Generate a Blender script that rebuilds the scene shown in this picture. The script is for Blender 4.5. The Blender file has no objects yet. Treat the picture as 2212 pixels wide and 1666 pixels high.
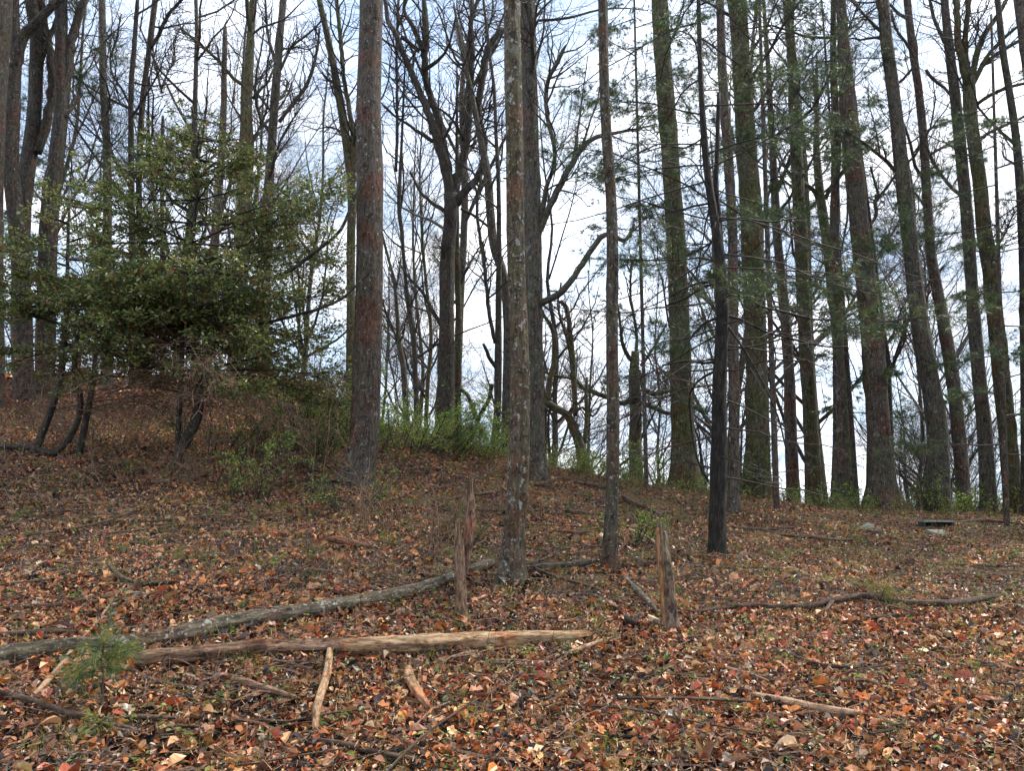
import bpy, math, numpy as np
from mathutils import Vector
rng = np.random.default_rng(11)
SC = bpy.context.scene
C = SC.collection
# ------------------------------------------------------------------ camera, sky, sun, exposure
F = 1671.0; TH = math.radians(9.8); EYE = 1.6          # focal length in units of a 2212 px wide picture
cam = bpy.data.cameras.new('camera'); camo = bpy.data.objects.new('camera', cam); C.objects.link(camo)
camo.location = (0, 0, EYE); camo.rotation_euler = (math.pi/2 + TH, 0, 0)
cam.sensor_width = 36.0; cam.lens = 36.0 * F / 2212.0; cam.clip_end = 2000; cam.clip_start = 0.05
SC.camera = camo
SUN_EL, SUN_AZ = math.radians(52), math.radians(62)     # azimuth clockwise from +Y
w = bpy.data.worlds.new("World"); SC.world = w; w.use_nodes = True
nt = w.node_tree; nt.nodes.clear()
def N(t, typ, **k):
    n = t.nodes.new(typ)
    for a, b in k.items(): setattr(n, a, b)
    return n
o = N(nt, 'ShaderNodeOutputWorld'); bg = N(nt, 'ShaderNodeBackground'); sky = N(nt, 'ShaderNodeTexSky')
sky.sky_type = 'NISHITA'; sky.sun_disc = False; sky.sun_elevation = SUN_EL; sky.sun_rotation = SUN_AZ
bg.inputs['Strength'].default_value = 0.10
tc = N(nt, 'ShaderNodeTexCoord'); mp = N(nt, 'ShaderNodeMapping'); mp.inputs['Scale'].default_value = (1, 1, 2.6)
n1 = N(nt, 'ShaderNodeTexNoise'); n1.inputs['Scale'].default_value = 3.2; n1.inputs['Detail'].default_value = 7; n1.inputs['Roughness'].default_value = .6
r1 = N(nt, 'ShaderNodeValToRGB'); r1.color_ramp.elements[0].position = .36; r1.color_ramp.elements[1].position = .58
r1.color_ramp.elements[0].color = (.55, .55, .55, 1)
n2 = N(nt, 'ShaderNodeTexNoise'); n2.inputs['Scale'].default_value = 5.0; n2.inputs['Detail'].default_value = 6
r2 = N(nt, 'ShaderNodeValToRGB'); r2.color_ramp.elements[0].position = .40; r2.color_ramp.elements[1].position = .68
r2.color_ramp.elements[0].color = (.36, .44, .56, 1); r2.color_ramp.elements[1].color = (.95, .95, .97, 1)
sc = N(nt, 'ShaderNodeVectorMath', operation='SCALE'); sc.inputs['Scale'].default_value = 5.9
mx = N(nt, 'ShaderNodeMix', data_type='RGBA')
L = nt.links.new
L(tc.outputs['Generated'], mp.inputs['Vector']); L(mp.outputs[0], n1.inputs['Vector']); L(mp.outputs[0], n2.inputs['Vector'])
L(n1.outputs['Fac'], r1.inputs['Fac']); L(n2.outputs['Fac'], r2.inputs['Fac']); L(r2.outputs['Color'], sc.inputs[0])
L(r1.outputs['Color'], mx.inputs['Factor']); L(sky.outputs[0], mx.inputs['A']); L(sc.outputs[0], mx.inputs['B'])
L(mx.outputs['Result'], bg.inputs['Color']); L(bg.outputs[0], o.inputs['Surface'])
sun = bpy.data.lights.new('sun', 'SUN'); sun.energy = 1.5; sun.angle = math.radians(10); sun.color = (1, .92, .80)
suno = bpy.data.objects.new('sun', sun); C.objects.link(suno)
sd = Vector((math.sin(SUN_AZ)*math.cos(SUN_EL), math.cos(SUN_AZ)*math.cos(SUN_EL), math.sin(SUN_EL)))
suno.rotation_euler = sd.to_track_quat('Z', 'Y').to_euler(); suno.location = (20, 5, 30)
vs = SC.view_settings; vs.view_transform = 'Standard'; vs.look = 'None'; vs.gamma = 1; vs.use_curve_mapping = False
vs.exposure = 2.15
SC.render.engine = 'CYCLES'
SC.cycles.max_bounces = 5; SC.cycles.diffuse_bounces = 3; SC.cycles.glossy_bounces = 2; SC.cycles.transmission_bounces = 3

# ------------------------------------------------------------------ terrain and picture geometry
def terr(x, y):
    x = np.asarray(x, float); y = np.asarray(y, float)
    k = .0014 + .0094/(1+np.exp(np.clip((x+.3)/2.6, -40, 40)))
    yy = np.maximum(y, 0)
    yq = np.where(yy < 13, yy, 13+(1-np.exp(-(yy-13)/9))*9)
    z = .082*yy + k*yq*yq
    yc = 16.5 + 15/(1+np.exp(np.clip((x+6.3)/.8, -40, 40))) - 1.5/(1+np.exp(-np.clip((x-6)/2, -40, 40)))
    m = np.maximum(yy-yc, 0)
    z = z - .40*(np.sqrt(m*m+9)-3)
    z = z + .05*np.sin(x*.9+1)*np.sin(y*.7)*np.clip(y/8, 0, 1) + .02*np.sin(x*2.3+y*1.7) + .012*np.sin(x*5.1-y*3.3)
    return z - .08*np.maximum(-y, 0)
cT, sT = math.cos(TH), math.sin(TH)
def at(px, py, Y):                                       # picture point -> world point on the plane y = Y
    dx, dy = (px-1106)/F, (833-py)/F
    d = np.array([dx, cT-dy*sT, sT+dy*cT]); d /= d[1]
    return np.array([0, 0, EYE]) + d*Y
def hit(px, py, far=40., up=0.):
    Y = 2.0
    while Y < far:
        p = at(px, py, Y)
        if p[2] <= terr(p[0], p[1])+up: return at(px, py, Y-.02)
        Y += .03
    return at(px, py, 16.)
def pxr(wpx, p):                                         # picture width -> radius in metres at p
    return wpx*(p[1]*cT+(p[2]-EYE)*sT)/(2*F)

# ------------------------------------------------------------------ mesh helpers
FEET = []; TOPS = []
class MB:
    def __init__(s): s.v = []; s.f = []; s.c = []; s.n = 0
    def add(s, v, f, c=None):
        v = np.asarray(v, float).reshape(-1, 3)
        if c is None: c = np.ones((len(v), 3))
        c = np.broadcast_to(np.asarray(c, float), (len(v), 3))
        if not isinstance(f, list): f = [f]
        for q in f:
            q = np.asarray(q, int)
            if len(q): s.f.append(q+s.n)
        s.v.append(v); s.c.append(c); s.n += len(v); return s
    def mesh(s, name, mat, org=(0, 0, 0), smooth=False):
        V = np.concatenate(s.v)-np.asarray(org); COL = np.concatenate(s.c)
        me = bpy.data.meshes.new(name)
        me.vertices.add(len(V)); me.vertices.foreach_set('co', V.astype(np.float32).ravel())
        loops = np.concatenate([q.ravel() for q in s.f]); tot = np.concatenate([np.full(len(q), q.shape[1]) for q in s.f])
        st = np.concatenate([[0], np.cumsum(tot)[:-1]])
        me.loops.add(len(loops)); me.loops.foreach_set('vertex_index', loops.astype(np.int32))
        me.polygons.add(len(tot)); me.polygons.foreach_set('loop_start', st.astype(np.int32)); me.polygons.foreach_set('loop_total', tot.astype(np.int32))
        me.polygons.foreach_set('use_smooth', np.full(len(tot), smooth))
        me.update(calc_edges=True)
        a = me.attributes.new('Col', 'FLOAT_COLOR', 'POINT')
        a.data.foreach_set('color', np.c_[COL, np.ones(len(COL))].astype(np.float32).ravel())
        me.materials.append(mat); return me
    def build(s, name, mat, parent=None, org=(0, 0, 0), smooth=False):
        ob = bpy.data.objects.new(name, s.mesh(name, mat, org, smooth)); C.objects.link(ob)
        if parent is not None: ob.parent = parent
        else: ob.location = org
        return ob
def tag(o, label=None, cat=None, group=None, kind=None):
    for k, v in (('label', label), ('category', cat), ('group', group), ('kind', kind)):
        if v: o[k] = v
    return o
def thing(name, loc, label, cat, group=None):
    e = bpy.data.objects.new(name, None); C.objects.link(e); e.location = [float(a) for a in loc]; e.empty_display_size = .2
    return tag(e, label, cat, group)
def nrm(v): return v/np.maximum(np.linalg.norm(v, axis=-1, keepdims=True), 1e-9)
def tubes(mb, P, R, sides=3, col=None, caps=False, disp=None, lc=False):
    P = np.asarray(P, float); R = np.asarray(R, float)
    if P.ndim == 2: P = P[None]; R = R[None]
    B, n, _ = P.shape
    T = nrm(np.gradient(P, axis=1))
    mean = nrm(P[:, -1]-P[:, 0])
    ref = np.where((np.abs(mean[:, 2:3]) > .75), np.array([[1., 0, 0]]), np.array([[0, 0, 1.]]))[:, None, :]
    u = nrm(ref-(ref*T).sum(-1, keepdims=True)*T); v = np.cross(T, u)
    a = np.arange(sides)*2*math.pi/sides
    rr = R[..., None]*np.ones(sides)
    if disp is not None: rr = rr*disp
    V = P[:, :, None, :] + rr[..., None]*(np.cos(a)[None, None, :, None]*u[:, :, None, :]+np.sin(a)[None, None, :, None]*v[:, :, None, :])
    base = np.arange(B)[:, None, None]*n*sides
    i = np.arange(n-1)[None, :, None]*sides; j = np.arange(sides)[None, None, :]; j2 = (j+1) % sides
    q = np.stack([base+i+j, base+i+j2, base+i+sides+j2, base+i+sides+j], -1).reshape(-1, 4)
    if B == 1:
        pass
    c = None
    if col is not None:
        c = np.asarray(col, float)
        if c.ndim == 2: c = np.repeat(c, n*sides, axis=0)
    fs = [q]
    Vf = V.reshape(-1, 3)
    if lc:                                               # along the stem, and round it
        al = np.concatenate([np.zeros((B, 1)), np.cumsum(np.linalg.norm(np.diff(P, axis=1), axis=2), axis=1)], 1)+rng.uniform(0, 40)
        c = np.stack([np.repeat(al[:, :, None], sides, 2), rr*np.cos(a), rr*np.sin(a)], -1).reshape(-1, 3)
    if caps:
        k = len(Vf); Vf = np.concatenate([Vf, P[:, -1], P[:, 0]])
        if lc: c = np.concatenate([c, np.c_[al[:, -1], al[:, -1]*0, al[:, -1]*0], np.c_[al[:, 0], al[:, 0]*0, al[:, 0]*0]])
        e = np.arange(B)[:, None]*n*sides; jj = np.arange(sides)[None]; jn = (jj+1) % sides
        top = np.stack([e+(n-1)*sides+jj, e+(n-1)*sides+jn, np.broadcast_to(k+np.arange(B)[:, None], (B, sides))], -1).reshape(-1, 3)
        bot = np.stack([e+jn, e+jj, np.broadcast_to(k+B+np.arange(B)[:, None], (B, sides))], -1).reshape(-1, 3)
        fs += [top, bot]
    mb.add(Vf, fs, c)
def grow(PR, M, t=(.1, 1), ratio=.5, ang=.8, npts=4, up=0., wig=.15, rr=.6, rmin=.004, lmin=.05, lvar=.4, flat=0., tw=.5, bias=None, lmax=99):
    P, R = PR; B, n, _ = P.shape
    Ln = np.linalg.norm(np.diff(P, axis=1), axis=2).sum(1)
    idx = rng.choice(B, M, p=Ln/Ln.sum()); tt = rng.uniform(t[0], t[1], M)
    f = tt*(n-1); i = np.clip(f.astype(int), 0, n-2); a = (f-i)[:, None]
    p = P[idx, i]*(1-a)+P[idx, i+1]*a; T = nrm(P[idx, i+1]-P[idx, i]); r = R[idx, i]*(1-a[:, 0])+R[idx, i+1]*a[:, 0]
    v = rng.normal(size=(M, 3))
    if bias is not None: v = v+np.asarray(bias)
    perp = nrm(v-(v*T).sum(1, keepdims=True)*T)
    if flat: perp[:, 2] *= (1-flat); perp = nrm(perp)
    an = (ang*rng.uniform(.7, 1.3, M))[:, None]
    d = nrm(T*np.cos(an)+perp*np.sin(an))
    if flat: d[:, 2] *= (1-flat*.5); d = nrm(d)
    ln = np.clip(Ln[idx]*ratio*(1-tw*tt)*rng.uniform(1-lvar, 1+lvar, M), lmin, lmax)
    Q = np.zeros((M, npts, 3)); Q[:, 0] = p
    for k in range(1, npts):
        d = nrm(d+wig*rng.normal(size=(M, 3))+np.array([0, 0, up])); Q[:, k] = Q[:, k-1]+d*(ln/(npts-1))[:, None]
    r0 = np.maximum(np.minimum(r*rr, ln*.0125+rmin), rmin)
    s = np.linspace(0, 1, npts)[None]
    return Q, np.maximum(r0[:, None]*(1-s*.75), rmin*.55)
def place(mb, tv, tf, pos, X, Z, sc, col):
    X = nrm(X); Z = nrm(Z-(Z*X).sum(1, keepdims=True)*X); Y = np.cross(Z, X)
    M = len(pos); sc = np.broadcast_to(sc, (M,))[:, None, None]
    V = pos[:, None]+sc*(tv[None, :, 0:1]*X[:, None]+tv[None, :, 1:2]*Y[:, None]+tv[None, :, 2:3]*Z[:, None])
    k = len(tv); fs = [(q[None]+np.arange(M)[:, None, None]*k).reshape(-1, q.shape[1]) for q in tf]
    mb.add(V.reshape(-1, 3), fs, np.repeat(col, k, axis=0))
def smoothline(P, R, step):                              # Catmull-Rom resampling
    P = np.asarray(P, float); R = np.asarray(R, float); out = []; ro = []
    n = len(P); E = np.vstack([2*P[0]-P[1], P, 2*P[-1]-P[-2]])
    for i in range(n-1):
        a, b, c, d = E[i], E[i+1], E[i+2], E[i+3]
        m = max(2, int(np.linalg.norm(c-b)/step))
        for t in np.arange(m)/m:
            out.append(.5*((2*b)+(-a+c)*t+(2*a-5*b+4*c-d)*t*t+(-a+3*b-3*c+d)*t**3)); ro.append(R[i]*(1-t)+R[i+1]*t)
    out.append(P[-1]); ro.append(R[-1]); return np.array(out), np.array(ro)
def rough(n, sides, L, r, amp=.05, flute=0.):            # uneven bark: fissures running along, knots
    a = np.arange(sides)*2*math.pi/sides; z = np.asarray(L)[:, None]; d = np.ones((n, sides))
    for k in range(7):
        f = rng.integers(2, 9); d += amp*.45*np.sin(f*a[None]+rng.uniform(0, 6.3)+1.3*np.sin(z*rng.uniform(1, 4)+rng.uniform(0, 6)))*np.sin(z*rng.uniform(.6, 3)+rng.uniform(0, 6))
    d += rng.normal(size=(n, sides))*amp*.35
    for k in range(max(1, n//14)):
        zi = rng.uniform(L[0], L[-1]); ai = rng.uniform(0, 6.3)
        d += .16*np.exp(-((z-zi)/(1.2*r))**2-((np.angle(np.exp(1j*(a[None]-ai))))/.5)**2)
    return d

# ------------------------------------------------------------------ materials
def newmat(name):
    m = bpy.data.materials.new(name); m.use_nodes = True; t = m.node_tree; t.nodes.clear()
    o = N(t, 'ShaderNodeOutputMaterial'); b = N(t, 'ShaderNodeBsdfPrincipled'); t.links.new(b.outputs[0], o.inputs[0]); return m, t, b
def bark(name, dark, mid, light, lichen=.0, moss=.3, red=.3, scale=9., wet=.8, lic=(.36, .37, .33), along='L', bump=1., licscale=16, k=1.):
    dark, mid, light = [tuple(q*k for q in c) for c in (dark, mid, light)]
    m, t, b = newmat(name); L = t.links.new
    tc = N(t, 'ShaderNodeTexCoord'); mp = N(t, 'ShaderNodeMapping')
    if along == 'X': along = 'L'
    mp.inputs['Scale'].default_value = {'Z': (1, 1, .27), 'L': (.22, 1, 1)}[along]; co = tc.outputs['Object']
    if along == 'L': co = N(t, 'ShaderNodeAttribute', attribute_name='Col').outputs['Vector']
    L(co, mp.inputs['Vector'])
    a = N(t, 'ShaderNodeTexNoise'); a.inputs['Scale'].default_value = scale*3.4; a.inputs['Detail'].default_value = 9; a.inputs['Roughness'].default_value = .78; L(mp.outputs[0], a.inputs['Vector'])
    r = N(t, 'ShaderNodeValToRGB'); e = r.color_ramp.elements; e[0].position = .36; e[0].color = (*dark, 1); e[1].position = .66; e[1].color = (*light, 1)
    q = e.new(.5); q.color = (*mid, 1); L(a.outputs['Fac'], r.inputs['Fac'])
    cur = r.outputs['Color']
    def layer(cur, sc_, lo, hi, colr, amount, vec=None, det=4, mode='MIX'):
        n = N(t, 'ShaderNodeTexNoise'); n.inputs['Scale'].default_value = sc_; n.inputs['Detail'].default_value = det; n.inputs['Roughness'].default_value = .65; L(vec or co, n.inputs['Vector'])
        rr = N(t, 'ShaderNodeMapRange'); rr.inputs['From Min'].default_value = lo; rr.inputs['From Max'].default_value = hi; rr.inputs['To Max'].default_value = amount
        L(n.outputs['Fac'], rr.inputs['Value']); x = N(t, 'ShaderNodeMix', data_type='RGBA', blend_type=mode); L(rr.outputs[0], x.inputs['Factor']); L(cur, x.inputs['A']); x.inputs['B'].default_value = (*colr, 1)
        return x.outputs['Result']
    cur = layer(cur, 1.6, .46, .62, (.80, .95, .42), moss, mode='MULTIPLY')
    cur = layer(cur, 7, .50, .66, (.10, .11, .035), moss*.6, det=8)
    cur = layer(cur, 1.3, .50, .62, (1.25, .60, .44), red, mode='MULTIPLY')
    cur = layer(cur, 9., .54, .62, (.30, .28, .28), .85, det=8, mode='MULTIPLY')
    cur = layer(cur, 26., .50, .60, (.35, .33, .32), .6, vec=mp.outputs[0], det=5, mode='MULTIPLY')
    if lichen:
        cur = layer(cur, licscale, .66-.09*lichen, .70-.09*lichen, lic, .9, det=5)
        cur = layer(cur, licscale*2.6, .64-.05*lichen, .68-.05*lichen, tuple(q*.85 for q in lic), .8, det=4)
        cur = layer(cur, 3.1, .68-.09*lichen, .70-.09*lichen, tuple(q*.7 for q in lic), .5, det=10)
    L(cur, b.inputs['Base Color']); b.inputs['Roughness'].default_value = wet; b.inputs['Specular IOR Level'].default_value = .25
    bp = N(t, 'ShaderNodeBump'); bp.inputs['Strength'].default_value = bump; bp.inputs['Distance'].default_value = .05
    L(a.outputs['Fac'], bp.inputs['Height']); L(bp.outputs[0], b.inputs['Normal']); return m
def leafmat(name, rough_=.5, trans=.25, spec=.5):
    m, t, b = newmat(name); L = t.links.new
    a = N(t, 'ShaderNodeAttribute', attribute_name='Col'); n = N(t, 'ShaderNodeTexNoise'); n.inputs['Scale'].default_value = 60; n.inputs['Detail'].default_value = 3
    tc = N(t, 'ShaderNodeTexCoord'); L(tc.outputs['Object'], n.inputs['Vector'])
    mr = N(t, 'ShaderNodeMapRange'); mr.inputs['From Min'].default_value = .3; mr.inputs['From Max'].default_value = .7; mr.inputs['To Min'].default_value = .62; mr.inputs['To Max'].default_value = 1.25
    L(n.outputs['Fac'], mr.inputs['Value']); v = N(t, 'ShaderNodeVectorMath', operation='SCALE'); L(a.outputs['Color'], v.inputs[0]); L(mr.outputs[0], v.inputs['Scale'])
    L(v.outputs[0], b.inputs['Base Color']); b.inputs['Roughness'].default_value = rough_; b.inputs['Specular IOR Level'].default_value = spec
    if trans:
        o = [q for q in t.nodes if q.type == 'OUTPUT_MATERIAL'][0]; tr = N(t, 'ShaderNodeBsdfTranslucent'); L(v.outputs[0], tr.inputs['Color'])
        ms = N(t, 'ShaderNodeMixShader'); ms.inputs[0].default_value = trans; L(b.outputs[0], ms.inputs[1]); L(tr.outputs[0], ms.inputs[2]); L(ms.outputs[0], o.inputs[0])
    return m
M_grey = bark('bark_grey', (.022, .019, .016), (.085, .075, .06), (.17, .15, .12), .25, .25, .35)
M_greyred = bark('bark_grey_red', (.022, .017, .014), (.085, .068, .054), (.17, .135, .11), .3, .2, .75)
M_green = bark('bark_greenish', (.016, .015, .009), (.078, .07, .04), (.16, .14, .08), .25, .9, .6)
M_lichen = bark('bark_lichen', (.028, .02, .013), (.105, .08, .052), (.21, .165, .11), .75, .55, .7, licscale=13)
M_lichen2 = bark('bark_lichen_thin', (.024, .019, .014), (.085, .066, .05), (.16, .13, .10), .6, .35, .7, licscale=17)
M_dark = bark('bark_dark', (.014, .012, .010), (.05, .042, .034), (.11, .092, .075), .1, .25, .3)
M_black = bark('bark_wet_black', (.003, .0025, .002), (.020, .016, .013), (.085, .066, .052), 0, .1, .1, wet=.6)
M_leftgrey = bark('bark_far_left', (.014, .011, .009), (.05, .04, .034), (.12, .10, .085), .12, .35, .7)
M_twig = bark('twig_bark', (.016, .013, .011), (.045, .036, .03), (.09, .072, .058), 0, .1, .3, bump=.2, along='Z')
M_twiglight = bark('far_twig_bark', (.03, .027, .024), (.085, .075, .065), (.14, .125, .11), 0, .3, .3, bump=.2, along='Z')
M_deadtwig = bark('dead_twig_bark', (.05, .03, .02), (.17, .105, .07), (.32, .21, .14), 0, .1, .4, bump=.2, along='Z')
M_log = bark('log_bark', (.025, .018, .013), (.13, .10, .072), (.34, .28, .21), .7, .4, .3, along='X', lic=(.42, .41, .36))
M_wood = bark('bare_wood', (.12, .05, .025), (.50, .31, .17), (.78, .60, .40), 0, .15, .6, along='X', scale=12)
M_rot = bark('rotten_wood', (.03, .016, .01), (.26, .15, .10), (.55, .38, .26), 0, .25, .55, scale=16)
M_rotgrey = bark('weathered_snag_wood', (.04, .026, .018), (.24, .17, .12), (.46, .36, .27), .2, .3, .35, scale=16)
M_orangewood = bark('split_orange_wood', (.16, .06, .025), (.48, .22, .09), (.62, .36, .18), 0, 0, 0, scale=14)
M_stick = bark('stick_bark', (.022, .014, .01), (.11, .07, .05), (.28, .19, .13), .15, .15, .3, along='X')
M_palestick = bark('pale_stick', (.22, .11, .06), (.55, .35, .21), (.74, .55, .38), 0, 0, 0, along='X')
M_holly = leafmat('evergreen_leaf', .34, .38, .5)
M_fresh = leafmat('spring_leaf', .5, .45)
M_needle = leafmat('pine_needle', .5, .25)
M_litter = leafmat('fallen_leaf', .42, .12, .5)
def ground_mat():
    m, t, b = newmat('soil_and_leaf_mould'); L = t.links.new
    tc = N(t, 'ShaderNodeTexCoord'); n = N(t, 'ShaderNodeTexNoise'); n.inputs['Scale'].default_value = 14; n.inputs['Detail'].default_value = 8; n.inputs['Roughness'].default_value = .75
    L(tc.outputs['Object'], n.inputs['Vector']); r = N(t, 'ShaderNodeValToRGB'); e = r.color_ramp.elements
    e[0].position = .35; e[0].color = (.008, .005, .004, 1); e[1].position = .7; e[1].color = (.07, .035, .022, 1); k = e.new(.5); k.color = (.035, .02, .013, 1)
    L(n.outputs['Fac'], r.inputs['Fac']); L(r.outputs['Color'], b.inputs['Base Color']); b.inputs['Roughness'].default_value = .9
    bp = N(t, 'ShaderNodeBump'); bp.inputs['Distance'].default_value = .05; L(n.outputs['Fac'], bp.inputs['Height']); L(bp.outputs[0], b.inputs['Normal']); return m
def stone_mat(name, a, c):
    m, t, b = newmat(name); L = t.links.new
    tc = N(t, 'ShaderNodeTexCoord'); n = N(t, 'ShaderNodeTexNoise'); n.inputs['Scale'].default_value = 22; n.inputs['Detail'].default_value = 8
    L(tc.outputs['Object'], n.inputs['Vector']); r = N(t, 'ShaderNodeValToRGB'); e = r.color_ramp.elements
    e[0].position = .3; e[0].color = (*a, 1); e[1].position = .7; e[1].color = (*c, 1)
    L(n.outputs['Fac'], r.inputs['Fac']); L(r.outputs['Color'], b.inputs['Base Color']); b.inputs['Roughness'].default_value = .85
    bp = N(t, 'ShaderNodeBump'); bp.inputs['Distance'].default_value = .01; L(n.outputs['Fac'], bp.inputs['Height']); L(bp.outputs[0], b.inputs['Normal']); return m

# ------------------------------------------------------------------ ground
def axis(a, b, fine0, fine1, sf, scs):
    return np.unique(np.round(np.concatenate([np.arange(a, fine0, scs), np.arange(fine0, fine1, sf), np.arange(fine1, b+.01, scs)]), 4))
gx = axis(-150, 150, -20, 18, .25, 6); gy = axis(-30, 240, 1, 36, .25, 6)
X, Y = np.meshgrid(gx, gy); Z = terr(X, Y); nx, ny = len(gx), len(gy)
Z = np.maximum(Z, -45)
ii = (np.arange(ny-1)[:, None]*nx+np.arange(nx-1)[None]).ravel()
mb = MB(); mb.add(np.c_[X.ravel(), Y.ravel(), Z.ravel()], np.stack([ii, ii+1, ii+nx+1, ii+nx], -1))
ground = mb.build('ground', ground_mat(), smooth=True); tag(ground, 'forest floor slope rising to a ridge', kind='structure')

# ------------------------------------------------------------------ trees
def root_at(px, py, Y):
    p = at(px, py, Y); p[2] = terr(p[0], p[1]); return p
def trunk_line(pts, Y, top=5., hitbase=True, lean_y=0.):
    P = []; R = []
    for (px, py, wd) in pts:
        p = at(px, py, Y); P.append(p); R.append(pxr(wd, p))
    P = P[::-1]; R = R[::-1]                              # base first
    if lean_y:
        for p in P: p[1] += lean_y*(p[2]-P[0][2])
    g = terr(P[0][0], P[0][1])
    if P[0][2] > g:                                       # the foot is hidden: run it down to the ground
        d = P[0]-P[1]; d /= max(1e-6, -d[2]) if d[2] < 0 else 1; P.insert(0, P[0]+d*(P[0][2]-g+.25) if d[2] < 0 else P[0]-np.array([0, 0, P[0][2]-g+.25])); R.insert(0, R[0]*1.12)
    else:
        P.insert(0, P[0]-np.array([0, 0, .25])); R.insert(0, R[0]*1.15)
    if top:
        d = nrm(P[-1]-P[-2]); P += [P[-1]+d*top*.5, P[-1]+d*top]; R += [R[-1]*.75, R[-1]*.35]
    return np.array(P), np.array(R)
def mk_trunk(name, P, R, mat, root, org, sides=20, step=.16, amp=.05, flare=.5, z0=None):
    p, r = smoothline(P, R, step); n = len(p); L = np.r_[0, np.cumsum(np.linalg.norm(np.diff(p, axis=0), axis=1))]
    d = rough(n, sides, L, r.mean(), amp)
    if z0 is not None and flare:
        a = np.arange(sides)*2*math.pi/sides; h = np.maximum(p[:, 2]-z0, 0)[:, None]
        lob = .6+.4*np.sin(a*3+rng.uniform(0, 6))+.3*np.sin(a*5+rng.uniform(0, 6)); d = d*(1+flare*np.exp(-h/(.75*r.max()))*np.clip(lob, 0, 2))
    mb = MB(); tubes(mb, p, r, sides, caps=True, disp=d[None], lc=True); return mb.build(name, mat, root, org, smooth=True)
def mk_limbs(limbs, Y, root, org, mat, spread=.0, shift=None):
    out = []
    for k, lm in enumerate(limbs):
        P = []; R = []; off = rng.uniform(-spread, spread) if shift is None else shift
        for i, (px, py, wd) in enumerate(lm):
            p = at(px, py, Y); P.append(at(px, py, Y+off*min(1, i/3.))); R.append(pxr(wd, p))
        p, r = smoothline(P, R, .14); p[1:-1] += rng.normal(size=(len(p)-2, 3))*r[1:-1, None]*.12
        mb = MB(); tubes(mb, p, r, 9, caps=True, lc=True); mb.build('limb', mat, root, org, smooth=True); out.append((p, r))
    return out
def res(p, r, n=12):
    i = np.linspace(0, len(p)-1, n); j = np.clip(i.astype(int), 0, len(p)-2); a = (i-j)[:, None]
    return p[j]*(1-a)+p[j+1]*a, r[j]*(1-a[:, 0])+r[j+1]*a[:, 0]
def twigs(src, counts, mb, up=.1, rmin=.0038, ratio=(.5, .5, .45), ang=.85, wig=.2, col=None, t0=.15):
    lv = src
    for k, c in enumerate(counts):
        lv = grow(lv, c, t=(t0 if k == 0 else .12, 1), ratio=ratio[k], ang=ang, npts=8 if k == 0 else (5 if k == 1 else 4), up=up/(1+k*.4), wig=wig*(1+.35*k), rmin=rmin*(1.5, 1.1, .85, .8)[k], rr=.55)
        tubes(mb, lv[0], lv[1], 4 if k == 0 else 3)
    return lv
def tree(pts, Y, mat, label, cat='tree', limbs=(), crown=(8, 60, 260), t0=.35, top=5., sides=20, name='tree', flare=.5, twmat=None, ratio=(.22, .5, .5), up=.1, amp=.05, group=None, ang=.9, spread=.5):
    P, R = trunk_line(pts, Y, top)
    base = np.array([P[1][0], P[1][1], float(terr(P[1][0], P[1][1]))]) if P[0][2] < terr(P[0][0], P[0][1]) else P[0]
    root = thing(name, base, label, cat, group)
    mk_trunk('trunk', P, R, mat, root, base, sides, z0=base[2], flare=flare, amp=amp)
    FEET.append((base[0], base[1], float(R[1])*1.2)) if base[1] < 19 else None
    lines = [res(*smoothline(P, R, .3), 12)]
    for l in mk_limbs(limbs, Y, root, base, mat, spread): lines.append(res(*l, 12))
    if crown and crown[0]:
        mb = MB()
        if len(lines) > 1:
            src = (np.array([l[0] for l in lines[1:]]), np.array([l[1] for l in lines[1:]]))
            twigs(src, [int(c*.55) for c in crown[1:]], mb, up=up, ratio=(.4, .5), t0=.2)
        s0 = (lines[0][0][None], lines[0][1][None])
        st = grow(s0, 7, t=(.12, .8), ratio=.02, ang=1.2, npts=3, wig=.1, rmin=.012, lmin=.12, lmax=.4, rr=.3); tubes(mb, st[0], st[1]*np.array([1.3, 1.2, 1.6]), 5, caps=True)
        twigs(s0, crown, mb, up=up, ratio=ratio, t0=t0, ang=ang)
        mb.build('twigs', twmat or M_twig, root, base)['kind'] = 'stuff'
    return root, P, R
def PW(s): return [tuple(float(a) for a in q.split(',')) for q in s.split()]

# --- the front trees
tree(PW('803,0,50 797,200,52 798,333,55 799,533,56 795,700,60 791,850,62 786,950,64 775,1015,70 768,1048,76'), float(hit(768, 1052)[1]), M_greyred,
     'thickest grey trunk left of centre, leaning slightly, with reddish flared foot', crown=(5, 30, 140), t0=.7, sides=36, amp=.035)
G = tree(PW('1105,0,35 1109,200,37 1112,333,37 1114,533,39 1122,755,40 1124,888,41 1120,1022,46 1113,1130,46 1106,1210,50 1102,1262,64'), float(hit(1102, 1262)[1]), M_lichen,
     'slim straight trunk speckled with white lichen in the very middle', crown=(4, 25, 110), t0=.75, sides=32, amp=.045)
tree(PW('1302,0,20 1305,167,21 1311,300,22 1320,433,23 1323,555,25 1322,755,26 1324,888,27 1323,1055,28 1318,1170,31 1316,1234,40'), float(hit(1316, 1234)[1]), M_lichen2,
     'thin lichen dotted trunk standing right of the lichen speckled middle trunk', crown=(6, 40, 160), t0=.6, sides=24, amp=.045)
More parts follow.
